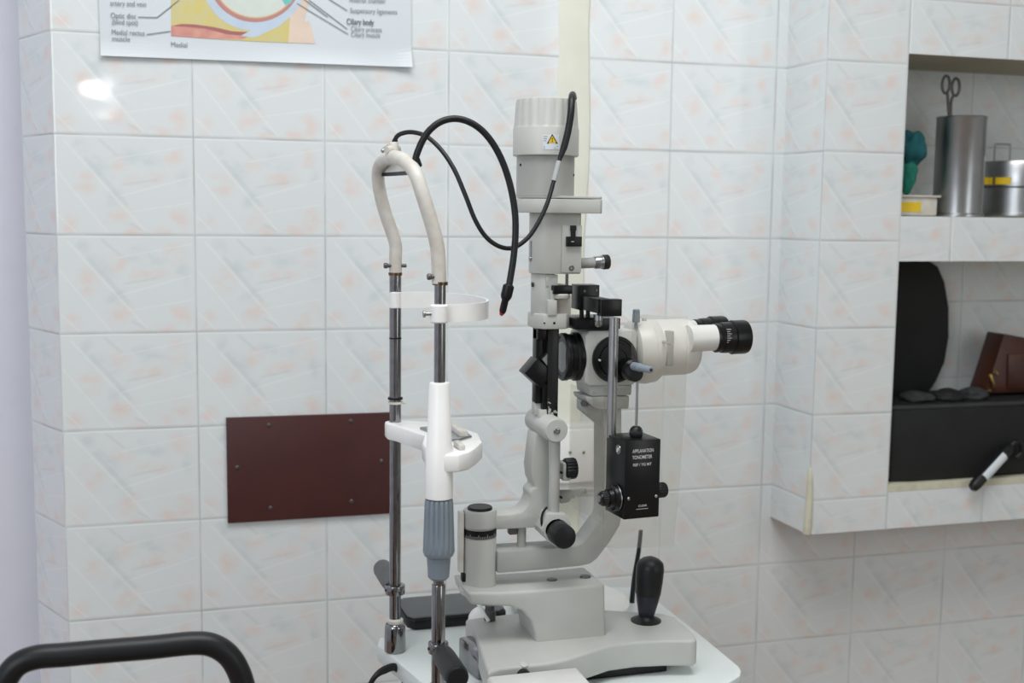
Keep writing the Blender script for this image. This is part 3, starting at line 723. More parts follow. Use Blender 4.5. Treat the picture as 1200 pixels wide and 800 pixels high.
# pivot column
def zp(py, px=562): return PZ(px, py, YM - .02)
pv = MB().lathe((pvx, YM, zp(690)), (0, 0, 1), [(0, .0205), (.001, .0218), (zp(634) - zp(690), .0216), (zp(633) - zp(690), .0210), (zp(621) - zp(690), .0210), (zp(620) - zp(690), .0222), (zp(604) - zp(690), .0222), (zp(601) - zp(690), .0205)], 56).build('pivot_column', 'paint', sl)
MB().cyl((pvx, YM, zp(632)), (pvx, YM, zp(622.5)), .0218, seg=56).build('scale_ring', 'black', pv, label='black angle scale ring with white marks')
mb = MB()
for i in range(-14, 15):
    an = math.radians(-90 - 18 + i * 6); r = .0221
    h = .0052 if i % 5 == 0 else .003
    z0 = zp(631.5); u = Vector((math.cos(an), math.sin(an), 0)); w = Vector((-u.y, u.x, 0)) * .00025
    p = Vector((pvx, YM, 0)) + u * r
    vs = [mb.bm.verts.new(p + w + Vector((0, 0, z0))), mb.bm.verts.new(p - w + Vector((0, 0, z0))), mb.bm.verts.new(p - w + Vector((0, 0, z0 + h))), mb.bm.verts.new(p + w + Vector((0, 0, z0 + h)))]
    mb.bm.faces.new(vs)
mb.build('scale_marks', 'white_ink', pv, smooth=False)
MB().lathe((pvx, YM, zp(602)), (0, 0, 1), [(0, .0160), (.0035, .0160), (.0048, .0150)], 40).build('pivot_cap', 'black', pv, label='black cap on the pivot')
xa = PX(538.5, 640)
MB().box(xa - .002, xa + .004, YM - .008, YM + .004, zp(673), zp(602), .0012).build('side_plate', 'ivory', pv)
MB().box(xa + .002, xa + .007, YM - .008, YM + .002, zp(684), zp(674), .0008).build('lower_stop', 'black', pv)

# microscope arm
YA0, YA1 = YM - .017, YM + .021
arm = [(583, 646), (640, 642.5), (672, 640.5), (684, 636), (706, 606), (707, 590), (707, 478), (729, 478), (730, 600), (727, 616), (716, 634), (700, 655), (692, 661), (680, 663.5), (640, 667.5), (583, 672)]
ar = MB().prism([(PX(x, y, YA0), PZ(x, y, YA0)) for x, y in arm], YA0, YA1, bev=.003).build('microscope_arm', 'paint_dark', sl)
MB().cyl((PX(611, 640), YM, PZ(611, 643)), (PX(611, 640), YM, PZ(611, 612)), .0060).lathe((PX(611, 640), YM, PZ(611, 645.5)), (0, 0, 1), [(0, .0085), (.002, .0082), (.0028, .006)], 24).build('link_pin', 'paint_dark', ar)
MB().box(PX(596, 620), PX(606, 620), YM - .004, YM + .008, PZ(600, 626), PZ(600, 614), .002).build('link_block', 'grey_metal', ar)

# illumination arm: horizontal part and upright
YI0, YI1 = YM - .012, YM + .024
ia = [(572, 604), (600, 602.5), (612, 600), (619, 592), (622, 583), (621, 577), (624, 573), (628, 571), (624, 562), (622.5, 548), (625, 528), (627.5, 508), (644, 508), (644, 590), (640, 606), (634, 616), (626, 618.5), (600, 620), (572, 621)]
il = MB().prism([(PX(x, y, YI0), PZ(x, y, YI0)) for x, y in ia], YI0, YI1, bev=.003).build('lamp_arm', 'paint', sl)
cx, cy_ = PX(649.5, 560, YM - .022), YM - .022
MB().cyl((cx, cy_, PZ(650, 602, cy_)), (cx, cy_, PZ(650, 510, cy_)), .0072, bev=.0008).build('front_tube', 'paint', il)
for py in (553.5, 582.5):
    q = at(657.5, py, Y=cy_ - .004); MB().cyl(q + Vector((0, .004, 0)), q + Vector((0, -.0015, 0)), .0017).build('set_screw', 'black', il)
mb = MB().box(PX(654, 550), PX(664, 550), YM - .020, YM + .004, PZ(658, 560), PZ(658, 539), .003).build('knob_boss', 'paint', il)
q = at(661, 549, Y=YM - .012)
MB().lathe(q, (1, 0, 0), [(0, .0110), (.001, .0134), (.003, .0140), (.0135, .0140), (.0155, .0128), (.016, .010)], flute=(18, .0012, 1, 4)).build('knob', 'rubber', il, label='black ribbed knob')
tooth = [(655, 573), (672, 572.5), (680, 570), (685, 571.5), (686, 576), (684, 577.5), (682, 574.5), (680, 578.5), (678, 576), (675.5, 580.5), (673, 577.5), (670.5, 583), (668, 580), (665, 586), (661, 587.5), (655, 588)]
MB().prism([(PX(x, y), PZ(x, y)) for x, y in tooth], YM - .008, YM - .002, bev=.0004).build('toothed_lever', 'paint_dark', il)
# lower hinge with the big black knob
q = at(660, 628, Y=YM - .058)
MB().cyl((q.x - .001, YM - .036, q.z + .001), (q.x - .001, YM + .02, q.z + .001), .0175, .0165, bev=.002).prism([(PX(x, y, YM - .034), PZ(x, y, YM - .034)) for x, y in [(640, 601), (664, 602), (668, 612), (673, 630), (662, 642), (650, 640), (633, 620), (638, 610)]], YM - .036, YM + .004, bev=.002).build('hinge', 'paint', il)
MB().tube([A3(641, 594, YM - .030), A3(636, 601, YM - .031), A3(634.5, 610, YM - .032), A3(635.5, 617, YM - .033)], .0016, seg=10).build('hinge_gap', 'black', il)
MB().lathe((q.x, YM - .037, q.z), (0, -1, 0), [(0, .0145), (.002, .0155), (.026, .0153), (.0285, .0143), (.0295, .012)], 44).build('clamp_knob', 'rubber', il, label='large black clamp knob')
q = at(654.5, 609, Y=YM - .037); MB().cyl(q + Vector((0, .003, 0)), q + Vector((0, -.0006, 0)), .0014).build('set_screw', 'black', il)

# tilt barrel
q = at(652, 504.5, Y=YM - .045)
tb_ = MB().lathe((q.x, YM - .044, q.z), (0, 1, 0), [(0, .0150), (.0015, .0158), (.084, .0158), (.086, .0150)], 48).build('tilt_barrel', 'paint', sl)
MB().lathe((q.x, YM - .0438, q.z), (0, -1, 0), [(0, .0148), (.0016, .0146), (.0022, .0140)], 48).build('end_disc', 'paint', tb_)
MB().lathe((q.x, YM - .045, q.z), (0, -1, 0), [(0, .0044), (.002, .0044), (.0026, .0036), (.0026, .0020), (.0016, .0016)], 28).build('centre_screw', 'steel', tb_)

# illumination tower
TCX = PX(638, 440); TY = YM
txl, txr = PX(622.5, 290, TY - .006), PX(681, 290, TY - .024)
rt = .0245
def towerplan(xl, xr, r_=rt):
    return [(xl + r_ + r_ * math.cos(math.radians(a)), TY + r_ * math.sin(math.radians(a))) for a in range(90, 271, 12)] + [(xr - .002, TY - r_), (xr, TY - r_ + .002), (xr, TY + r_ - .002), (xr - .002, TY + r_)]
tw = MB().prism(towerplan(txl, txr), PZ(640, 321, TY - .024), PZ(640, 249, TY - .024), 'Z', bev=.0008).build('tower_body', 'paint', sl)
yf = TY - .0245
MB().box(PX(658, 290, yf), PX(681, 290, yf), yf - .0025, yf + .004, PZ(670, 319, yf), PZ(670, 264, yf), .0006).build('front_plate', 'paint', tw)
MB().box(PX(664, 283, yf - .006), PX(681.5, 283, yf - .006), yf - .008, yf - .001, PZ(672, 288.5, yf), PZ(672, 277, yf), .0006).build('filter_slot', 'black', tw)
MB().cyl((PX(670.5, 270, yf), yf - .004, PZ(670, 278, yf)), (PX(670.5, 270, yf), yf - .004, PZ(670, 265, yf)), .0032).cyl((PX(670.5, 270, yf), yf - .004, PZ(670, 270, yf)), (PX(670.5, 270, yf), yf - .004, PZ(670, 264, yf)), .0040).build('filter_pin', 'black', tw)
q = at(669.5, 314, Y=yf - .002); MB().lathe((q.x, yf - .001, q.z), (0, -1, 0), [(0, .0036), (.002, .0036), (.0025, .003), (.0025, .0016), (.001, .0014)], 22).build('screw', 'grey_metal', tw)
for i, (px, py) in enumerate(((671, 283),)):
    q = at(px, py, Y=yf - .008); MB().box(q.x - .0018, q.x + .0018, yf - .0084, yf - .0078, q.z - .0004, q.z + .0004).build('slot_mark', 'white_ink', tw, smooth=False)
q = at(620.5, 294, Y=TY)
MB().box(q.x - .001, q.x + .0012, TY - .006, TY, PZ(620, 303, TY), PZ(620, 282, TY)).cyl(A3(620, 303, TY - .004), A3(622, 303, TY - .004), .003).build('side_latch', 'steel', tw)
# slit width knob at the right
q = at(680, 308.5, Y=TY - .004); ax = Vector((1, 0, .05)).normalized()
MB().lathe(q, ax, [(0, .0068), (.020, .0068)], 32).build('knob_shaft', 'paint_dark', tw)
MB().lathe(q + ax * .019, ax, [(0, .0078), (.001, .0082), (.009, .0082), (.0095, .0088), (.0115, .0088)], 32).build('knob_ring', 'steel', tw, label='steel ring of the slit knob')
MB().lathe(q + ax * .0305, ax, [(0, .0092), (.001, .0096), (.0075, .0096), (.0085, .0088)], flute=(24, .0006, 1, 2)).build('slit_knob', 'rubber', tw, label='black knurled slit knob')
# lower tower
yl = TY - .021
lxl = PX(624.5, 345, TY - .006)
MB().prism(towerplan(lxl, PX(644, 350, yl), .021), PZ(640, 371, yl), PZ(640, 321.5, yl), 'Z', bev=.0008).box(PX(640, 328, yl), PX(654, 328, yl), yl + .0002, TY + .018, PZ(640, 336, yl), PZ(640, 322, yl), .0008).build('lower_body', 'paint', tw)
MB().box(PX(646, 338, yl), PX(668, 338, yl), yl - .010, TY + .015, PZ(650, 344, yl), PZ(650, 334, yl), .001).build('aperture_plate', 'black_satin', tw)
q = at(659, 342, Y=yl - .006); MB().lathe((q.x, TY - .022, PZ(659, 350, yl - .01)), (0, 0, 1), [(0, .0106), (.001, .0112), (.005, .0112), (.006, .0104)], 32).build('aperture_wheel', 'paint', tw)
q = at(664, 330, Y=yl); MB().cyl((q.x, yl - .001, PZ(664, 336, yl)), (q.x, yl - .001, PZ(664, 321, yl)), .0020).build('aperture_rod', 'grey_metal', tw)
MB().box(PX(652.5, 358, yl), PX(670, 358, yl), yl + .002, TY + .014, PZ(660, 368.5, yl), PZ(660, 346, yl), .0008).build('rear_box', 'ivory', tw)
MB().box(PX(642.5, 358, yl - .008), PX(653, 358, yl - .008), yl - .008, yl + .003, PZ(648, 369, yl), PZ(648, 351, yl), .0012).cyl((PX(647, 345, yl), yl - .002, PZ(648, 352, yl)), (PX(647, 345, yl), yl - .002, PZ(648, 340, yl)), .0034).build('rotation_stop', 'paint', tw)
MB().cyl((PX(623, 333), TY - .006, PZ(622, 333)), (PX(621.5, 333), TY - .006, PZ(622, 333)), .003).build('set_screw', 'black', tw)
col = [(-.022, -.012), (-.014, -.027), (.016, -.027), (.024, -.016), (.024, .020), (.016, .026), (-.014, .026), (-.022, .018)]
ccx = PX(642, 376)
cl = MB().prism([(ccx + x, TY + y) for x, y in col], PZ(640, 386, TY - .027), PZ(640, 368, TY - .027), 'Z', bev=.0022).build('collar', 'paint', tw)
for px in (638, 649.5):
    q = at(px, 378.5, Y=TY - .027); MB().cyl((q.x, TY - .024, q.z), (q.x, TY - .0275, q.z), .0016 if px > 640 else .0010).build('set_screw', 'black', cl)
# black double post with chipped paint, mirror holder
pL, pR = (PX(627, 430), PX(637.5, 430)), (PX(641.5, 430, TY - .012), PX(654, 430, TY - .012))
bp2 = MB().box(pR[0], pR[1], TY - .014, TY + .006, PZ(645, 492), PZ(645, 384), .0006).build('mirror_post', 'chipped', sl, label='black post with chipped paint')
MB().box(pL[0], pL[1], TY - .004, TY + .012, PZ(630, 472), PZ(630, 384), .0006).box(pL[0], pR[0] + .004, TY - .010, TY + .010, PZ(640, 397), PZ(640, 385), .0006).build('rear_post', 'black_satin', bp2)
MB().box(pL[0], pL[1] - .003, TY - .002, TY + .012, PZ(630, 486), PZ(630, 470), .0006).box(pL[0] + .003, pR[1], TY - .012, TY + .008, PZ(640, 494), PZ(640, 478), .001).build('post_foot', 'paint', bp2)
MB().box(PX(633, 465), PX(645, 465), TY - .010, TY + .004, PZ(640, 479), PZ(640, 448), .0006).build('post_bracket', 'black_satin', bp2)
mh = [(612.5, 437.5), (627.5, 420), (646, 437), (632, 455.5)]
mo = MB().prism([(PX(x + 2.5, y, TY - .012), PZ(x, y, TY - .012)) for x, y in mh], TY - .012, TY + .016, bev=.0006).build('mirror_block', 'black_satin', bp2)
a0, a1 = (PX(632, 418, TY), PZ(632, 418, TY)), (PX(641, 428, TY), PZ(641, 428, TY))
MB().prism([(PX(x, y), PZ(x, y)) for x, y in [(632, 419.5), (640, 411), (643, 414), (642, 428), (640, 430)]], TY - .012, TY + .012).build('mirror', 'steel', mo, label='slanted mirror')

# lamp head at the top of the tower
lcx = PX(639.5, 180)
pz0, pz1 = PZ(640, 249.5, TY - .03), PZ(640, 233, TY - .03)
xL, xRr = PX(606.5, 240, TY), PX(707, 240, TY - .036)
rr = .0365
pl_ = [(lcx + rr * math.cos(math.radians(a)), TY + rr * math.sin(math.radians(a))) for a in range(90, 271, 10)] + [(xRr - .004, TY - rr), (xRr, TY - rr + .004), (xRr, TY + rr - .004), (xRr - .004, TY + rr)]
hd = MB().prism(pl_, pz0, pz1 + .0004, 'Z', bev=.0012).build('head_plate', 'paint', sl)
MB().prism([(x - .0006 if x > lcx else x, y) for x, y in pl_], pz1 + .0009, pz1 + .0040, 'Z', bev=.001).build('head_lid', 'paint', hd)
zc1 = PZ(640, 182, TY - .035)
MB().cyl((lcx, TY, pz1 + .0035), (lcx, TY, zc1 + .004), .0368, seg=64).build('lamp_body', 'paint_dark', hd)
for px, py in ((606.8, 193), (672, 205)):
    q = at(px, py, Y=TY - .01 if px < 640 else TY - .020)
    dv = (Vector((q.x, q.y, 0)) - Vector((lcx, TY, 0))).normalized()
    p = Vector((lcx, TY, q.z)) + dv * .0362
    MB().cyl(p, p + dv * .0014, .0016).build('set_screw', 'black', hd)
hh = PZ(640, 117, TY) - zc1
cap = MB().lathe((lcx, TY, zc1), (0, 0, 1), [(0, .0400), (.0012, .0418), (hh * .48, .0418), (hh * .50, .0412), (hh * .54, .0408), (hh * .93, .0388), (hh * .99, .0378), (hh, .0355)], flute=(20, .0014, 4, 7)).build('lamp_cap', 'paint', hd)
# warning sticker, following the cap's curve
def on_cap(px, py, lift=.0004):
    d = RM @ Vector(((px - 600) / F_PX, 1.0, -(py - 400) / F_PX)); R = .0418 + lift
    ox, oy = CAM.x - lcx, CAM.y - TY
    A_ = d.x ** 2 + d.y ** 2; B_ = 2 * (ox * d.x + oy * d.y); C_ = ox * ox + oy * oy - R * R
    tt = (-B_ - math.sqrt(B_ * B_ - 4 * A_ * C_)) / (2 * A_)
    return CAM + d * tt
def cap_patch(name, poly, m, lift, parent, label=None):
    b = bmesh.new(); n = 6
    rows = []
    (xa, ya), (xb, yb), (xc, yc), (xd, yd) = poly
    for i in range(n + 1):
        v = i / n; row = []
        for k in range(n + 1):
            u = k / n
            x = (xa * (1 - u) + xb * u) * (1 - v) + (xd * (1 - u) + xc * u) * v
            y = (ya * (1 - u) + yb * u) * (1 - v) + (yd * (1 - u) + yc * u) * v
            row.append(b.verts.new(on_cap(x, y, lift)))
        rows.append(row)
    for r0, r1 in zip(rows, rows[1:]):
        for k in range(n): b.faces.new((r0[k], r0[k + 1], r1[k + 1], r1[k]))
    m_ = MB(); m_._add(b); return m_.build(name, m, parent, **({'label': label} if label else {}))
stk = cap_patch('warning_sticker', [(636, 157.5), (655, 157.5), (656, 175), (636, 175)], 'paper', .0003, cap, 'white sticker with a black and yellow warning triangle')
# (the sticker's own print is joined in one mesh per colour)
def cap_print(name, polys, m, lift):
    b = bmesh.new()
    for p in polys: b.faces.new([b.verts.new(on_cap(x, y, lift)) for x, y in p])
    m_ = MB(); m_._add(b); return m_.build(name, m, cap, smooth=False)
cap_print('triangle_border', [[(640.8, 168.3), (647.2, 156.8), (653.8, 168.3)]], 'black', .0006)
cap_print('triangle_fill', [[(642.6, 167.2), (647.2, 158.9), (652.0, 167.2)]], 'yellow', .0009)
cap_print('triangle_mark', [[(646.7, 161.2), (647.7, 161.2), (647.5, 164.4), (646.9, 164.4)], [(646.7, 165.1), (647.7, 165.1), (647.7, 166.1), (646.7, 166.1)]], 'black', .0012)
cap_print('sticker_print', [[(637, y), (x2, y), (x2, y + .7), (637, y + .7)] for y, x2 in ((159.5, 641.5), (162, 641), (164.5, 640), (171, 654), (173, 651.5))], 'ink', .0006)

# microscope head
MYc = YM
def mx(px, py=415, Y=MYc): return PX(px, py, Y)
mf = MYc - .030
mcz = PZ(716, 416.5, MYc)
zt_, zb__ = PZ(715, 387, mf), PZ(715, 452, mf)
hx0, hx1 = PX(686, 420, mf), PX(747, 420, mf)
mh_ = MB().prism([(hx0, zb__ + .006), (hx0 + .006, zb__), (hx1 - .004, zb__), (hx1, zb__ + .006), (hx1, zt_ - .004), (hx1 - .004, zt_), (hx0 + .006, zt_), (hx0, zt_ - .006)], mf, MYc + .032, bev=.003).build('microscope_head', 'paint', sl)
# objective
oq = Vector((hx0 + .001, MYc, mcz))
ob = MB().lathe(oq, (-1, 0, 0), [(0, .0310), (.003, .0318), (.007, .0318), (.009, .0298), (.016, .0295), (.0175, .0312), (.0225, .0312), (.0240, .0300), (.0240, .0268), (.0225, .0262)], 56).build('objective', 'black_satin', mh_, label='black ringed objective')
MB().lathe(oq + Vector((-.0222, 0, 0)), (-1, 0, 0), [(0, .0266), (.0003, .0200), (.0006, .0120), (.0008, .001)], 48).build('objective_lens', 'lens', mh_, label='grey glass lens')
# magnification drum
dq = at(719.5, 420.5, Y=mf)
dr = MB().lathe((dq.x, mf + .001, dq.z), (0, -1, 0), [(0, .0300), (.0015, .0306), (.007, .0304), (.0085, .0294), (.0085, .0262), (.0070, .0256), (.0070, .0225), (.0095, .0218), (.0095, .0150), (.0080, .0146), (.0080, .001)], 64).build('magnification_drum', 'black_satin', mh_, label='round black magnification drum')
q = at(703, 422, Y=mf - .009); MB().cyl((q.x, mf - .006, q.z), (q.x, mf - .0095, q.z), .0013).build('drum_mark', 'white_ink', dr)
q = at(737, 432, Y=mf - .009)
MB().lathe((q.x, mf - .006, q.z), (0, -1, 0), [(0, .0135), (.004, .0140), (.014, .0130), (.017, .010)], 32).build('drum_handle', 'black_satin', dr)
# tonometer mount: plates on top of the head, rod in front
tn = MB().box(PX(675, 379, mf - .004), PX(727, 379, mf - .004), mf - .004, MYc + .026, PZ(700, 386, mf - .004), PZ(700, 373, mf - .004), .0008).build('mount_plate', 'black_satin', mh_)
MB().box(PX(678.5, 348, MYc - .018), PX(702.5, 348, MYc - .018), MYc - .018, MYc + .012, PZ(690, 363, MYc - .018), PZ(690, 334, MYc - .018), .0008).build('mount_block', 'black_satin', mh_)
for px in (681.5, 689):
    q = at(px, 368, Y=MYc - .012); MB().cyl((q.x, q.y, PZ(690, 374, MYc - .012)), (q.x, q.y, PZ(690, 361, MYc - .012)), .0028).build('mount_pin', 'black', mh_)
q = at(701, 373, Y=MYc - .034); MB().lathe((q.x, q.y, PZ(700, 383, q.y)), (0, 0, 1), [(0, .0034), (.003, .0056), (.007, .0060), (.0075, .0052), (.0085, .0060), (.016, .0060)], 28).build('spindle', 'steel', mh_, label='small steel spindle')
for px, py in ((686, 341), (700, 340)):
    q = at(px - 1, py, Y=MYc - .018); MB().cyl((q.x, MYc - .017, q.z), (q.x, MYc - .0188, q.z), .0016).build('set_screw', 'grey_metal', mh_)
# foot below the head
y2 = MYc - .026
MB().prism([(PX(x, y, y2), PZ(x, y, y2)) for x, y in [(690, 451), (741, 451), (740, 463), (692, 464)]], y2, MYc + .026, bev=.0018).build('head_foot', 'paint_dark', mh_)
MB().prism([(PX(x, y, y2), PZ(x, y, y2)) for x, y in [(686, 465), (738, 464), (737, 479), (704, 480), (697, 478), (688, 470)]], y2, MYc + .024, bev=.0018).build('lower_bracket', 'paint_dark', mh_)
MB().prism([(PX(x, y, MYc - .012), PZ(x, y, MYc - .012)) for x, y in [(684, 470), (712, 470), (712, 502), (708, 502), (684, 482)]], MYc - .012, MYc + .016, bev=.001).build('bracket_web', 'paint_dark', mh_)
q = at(684.5, 472, Y=MYc - .012); MB().lathe((q.x, q.y, q.z), (-.5, -1, 0), [(0, .0044), (.003, .0044), (.004, .0036), (.004, .002), (.003, .0016)], 20).build('screw', 'grey_metal', mh_)
# body tube behind the head
ax0 = Vector((mx(738), MYc, PZ(745, 411.5)))
def L(px): return mx(px) - ax0.x
axd = Vector((1, 0, .012)).normalized()
bt = MB().lathe(ax0, axd, [(0, .0370), (.002, .0405), (L(748), .0425), (L(752), .0434), (L(756), .0434), (L(757), .0422), (L(764), .0420), (L(767), .0395), (L(768), .034)], 72).build('prism_ring', 'cream_plastic', mh_, label='cream ring of the body tube')
ax1 = Vector((mx(766), MYc, PZ(780, 407)))
bt2 = MB().lathe(ax1, axd, [(0, .0372), (.001, .0376), (mx(800) - ax1.x, .0374), (mx(806) - ax1.x, .0362), (mx(810) - ax1.x, .0335), (mx(812) - ax1.x, .028)], 72).build('body_tube', 'cream_plastic', mh_)
c0 = ax1 + axd * .006 + Vector((0, -.0372, .004)); MB().box(c0.x - .004, c0.x + .006, c0.y - .001, c0.y + .012, c0.z - .024, c0.z + .022, .002).build('side_lug', 'paint_dark', bt2)
q = at(745.5, 372, Y=MYc - .022); MB().lathe((q.x, q.y, PZ(745, 385, q.y)), (0, 0, 1), [(0, .0022), (.008, .0022), (.0082, .0046), (.010, .0052), (PZ(745, 362, q.y) - PZ(745, 385, q.y) - .001, .0044), (PZ(745, 362, q.y) - PZ(745, 385, q.y), .003)], flute=(10, .0005, 2, 4)).build('release_knob', 'blue_grey', bt, label='grey release knob')
q = at(755, 374, Y=MYc - .01); MB().cyl((q.x, q.y, q.z - .006), (q.x, q.y, q.z + .002), .0032, bev=.0008).build('stud', 'paint', bt)
# eyepieces
for s in (-1, 1):
    ye = MYc + s * .031
    a = at(806, 397, Y=MYc - .031); a = Vector((a.x, ye, a.z)); b2 = at(838, 396, Y=MYc - .031) 
    tb1 = MB().lathe(a, (1, 0, .03), [(0, .0178), (b2.x - a.x, .0172)], 44).build('eyepiece_tube', 'cream_plastic', mh_)
    w = Vector((b2.x - .002, ye, b2.z)); e = at(874, 394.5, Y=MYc - .031).x - w.x
    MB().lathe(w, (1, 0, .02), [(0, .0176), (.002, .0192), (.005, .0192), (.006, .0186), (.009, .0186), (.010, .0200), (.014, .0204), (e * .52, .0204), (e * .54, .0226), (e * .93, .0226), (e * .98, .0218), (e, .0200), (e, .0150), (e - .002, .0145)], 48).build('eyepiece', 'black_satin', mh_, label='black eyepiece')
mb = MB()
w = at(857, 395, Y=MYc - .052)
for i in range(7):
    z = w.z + .010 - i * .0028
    pp = Vector((w.x - .002, MYc - .031 - math.sqrt(max(0, .0206 ** 2 - (z - w.z) ** 2)), z))
    mb.box(pp.x - .003, pp.x + (.001 if i % 2 else .003), pp.y - .0003, pp.y + .001, z - .0003, z + .0003)
mb.build('dioptre_marks', 'white_ink', mh_, smooth=False)

# breath shield
Ysh = -.532
sh = [(708, 455), (740, 455), (741, 368), (806, 371), (806, 380), (803, 470), (796, 560), (789, 640), (722, 642), (706, 640)]
shield = thing('breath_shield', 'hazy clear acrylic shield hanging beside the microscope body tube', 'shield', tuple(at(760, 380, Y=Ysh)))
MB().prism([(PX(x, y, Ysh), PZ(x, y, Ysh)) for x, y in sh], Ysh - .0012, Ysh + .0012).build('main_sheet', 'acrylic', shield)
XS = PX(708, 500, Ysh)
bm_ = MB(); P1 = at(707, 470, Y=Ysh); P2 = at(670, 458, Y=-.44)
x2, y2_ = at(669, 500, Y=-.428).x, -.428
bm_.prism([(XS + .0016, Ysh - .0012), (XS + .0016, Ysh + .0012), (x2, y2_ + .001), (x2 - .002, y2_)], PZ(688, 600, -.47), PZ(688, 455, -.47), 'Z'); bm_.build('folded_edge', 'acrylic', shield)
MB().cyl((PX(787, 403, Ysh), Ysh - .002, PZ(787, 403, Ysh)), (PX(787, 403, Ysh), YM - .034, PZ(787, 403, Ysh)), .0016).build('fixing_pin', 'steel', shield)

# ------------------------------------------------------------------ applanation tonometer
YT = -.545
rx, ry_ = PX(718, 440, YT), YT
ttop = PZ(718, 372, YT)
to = thing('applanation_tonometer', 'black box-shaped tonometer with side drum hanging on a steel rod before the microscope', 'tonometer', (rx, ry_, PZ(718, 510, YT)))
MB().cyl((rx, ry_, PZ(718, 512, YT)), (rx, ry_, ttop), .0060, seg=32).build('rod', 'steel', to, label='vertical steel rod')
MB().box(rx - .020, rx + .0075, ry_ - .008, ry_ + .008, PZ(718, 370, YT), PZ(718, 350, YT), .0012).box(rx - .022, rx - .004, ry_ - .002, MYc - .012, PZ(718, 367, YT), PZ(718, 350, YT), .001).build('swing_arm', 'black_satin', to)
RB = math.radians(5)
bw, bd = .0485, .052
fl_ = at(731, 609, Y=-.594)    # lower front left corner
uX = Vector((math.cos(RB), math.sin(RB), 0)); uY = Vector((-math.sin(RB), math.cos(RB), 0))
bx_c = Vector((fl_.x, fl_.y, 0)) + uX * bw / 2 + uY * bd / 2
bz0 = fl_.z; bz1 = at(733, 517, Y=-.594).z
bo = MB().box(bx_c.x - bw / 2, bx_c.x + bw / 2, bx_c.y - bd / 2, bx_c.y + bd / 2, bz0, bz1, .0010, rot=RB).build('housing', 'black_satin', to)
fo = Vector((fl_.x, fl_.y, 0)) - uY * .0002          # front face origin
hgt = bz1 - bz0
for txt, u0, u1, v in (('APPLANATION', .20, .80, .845), ('TONOMETER', .20, .76, .765), ('REF / YG MT', .22, .74, .675), ('CLEAR', .40, .64, .150)):
    mb = MB(); text_mesh(mb, txt, fo + uX * (bw * u0) + Vector((0, 0, bz0 + hgt * v)), uX, (0, 0, 1), .0062 if v > .7 else .0048 if v > .5 else .0036, width=bw * (u1 - u0), bold=.012)
    mb.build('lettering', 'white_ink', bo, smooth=False, label='white printed words')
mb = MB(); p = fo + uX * (bw * .34) + Vector((0, 0, bz0 + hgt * .118)); mb.bm.faces.new([mb.bm.verts.new(p), mb.bm.verts.new(p + uX * bw * .34), mb.bm.verts.new(p + uX * bw * .34 + Vector((0, 0, .0006))), mb.bm.verts.new(p + Vector((0, 0, .0006)))])
mb.build('printed_rule', 'white_ink', bo, smooth=False)
for u, v in ((.12, .27), (.90, .27)):
    p = fo + uX * bw * u + Vector((0, 0, bz0 + hgt * v)); MB().lathe(p, -uY, [(0, .0021), (.0008, .0020), (.0016, .0010)], 16).build('screw', 'steel', bo, label='bright screw')
# side ring, drum with knob, right knob
lf = fo + uY * .0002
p = lf + uY * bd * .36 + Vector((0, 0, bz0 + hgt * .86)); MB().lathe(p, -uX, [(0, .0060), (.0006, .0058), (.0006, .0042), (.0002, .0040)], 28).build('ring_emblem', 'steel', bo, label='steel ring on the side face')
p = lf + uY * bd * .36 + Vector((0, 0, bz0 + hgt * .86)); MB().cyl(p, p - uX * .0012, .0022).build('ring_centre', 'white_ink', bo)
p = lf + uY * bd * .36 + Vector((0, 0, bz0 + hgt * .245))
dm = MB().lathe(p, -uX, [(-.001, .0150), (.002, .0152), (.002, .0168), (.006, .0168), (.008, .0160), (.009, .0125), (.014, .0115), (.014, .0080), (.022, .0080), (.024, .0072)], 44).build('measuring_drum', 'black_satin', to, label='black measuring drum')
MB().lathe(p - uX * .0015, -uX, [(0, .0169), (.001, .0170), (.0012, .0169)], 44).build('drum_ring', 'steel', dm)
MB().lathe(p - uX * .013, -uX, [(0, .0092), (.001, .0096), (.007, .0096), (.009, .0088)], flute=(20, .0008, 1, 2)).build('drum_grip', 'rubber', dm)
MB().cyl(p - uX * .0238, p - uX * .0255, .0042).build('drum_tip', 'steel', dm, label='silver drum tip')
p = lf + uX * bw + uY * bd * .30 + Vector((0, 0, bz0 + hgt * .30))
MB().lathe(p, uX, [(0, .0080), (.003, .0096), (.014, .0098), (.0165, .0084)], flute=(18, .0008, 1, 2)).build('side_knob', 'rubber', to, label='black knurled side knob')
q = at(745.5, 506, Y=-.570); q.z = bz1
MB().lathe((q.x, q.y, bz1 - .0005), (0, 0, 1), [(0, .0070), (.002, .0086), (.008, .0086), (.012, .0068), (.014, .0040)], 7).build('top_nut', 'rubber', to)
zt4 = PZ(744.5, 445, q.y)
MB().cyl((q.x, q.y, bz1), (q.x, q.y, zt4), .0017, seg=14).build('feeler_arm', 'steel', to)
a = at(744.5, 438, Y=q.y); MB().lathe((a.x, a.y + .02, a.z), (0, -1, 0), [(0, .010), (.01, .0105), (.022, .0098), (.025, .008)], 28).build('arm_hub', 'black_satin', to)
t1 = at(743, 429, Y=q.y - .002); t2 = at(763, 433.5, Y=q.y - .052) 
dd = (t2 - t1); dl = dd.length
MB().lathe(t1, dd, [(0, .0052), (dl * .35, .0052), (dl * .37, .0044), (dl * .98, .0040), (dl, .0032)], 28).build('prism_holder', 'blue_grey', to, label='blue-grey stub pointing to the camera')
MB().lathe(t2 - dd.normalized() * .001, dd, [(0, .0022), (.0013, .0020)], 6).build('holder_socket', 'black', to)

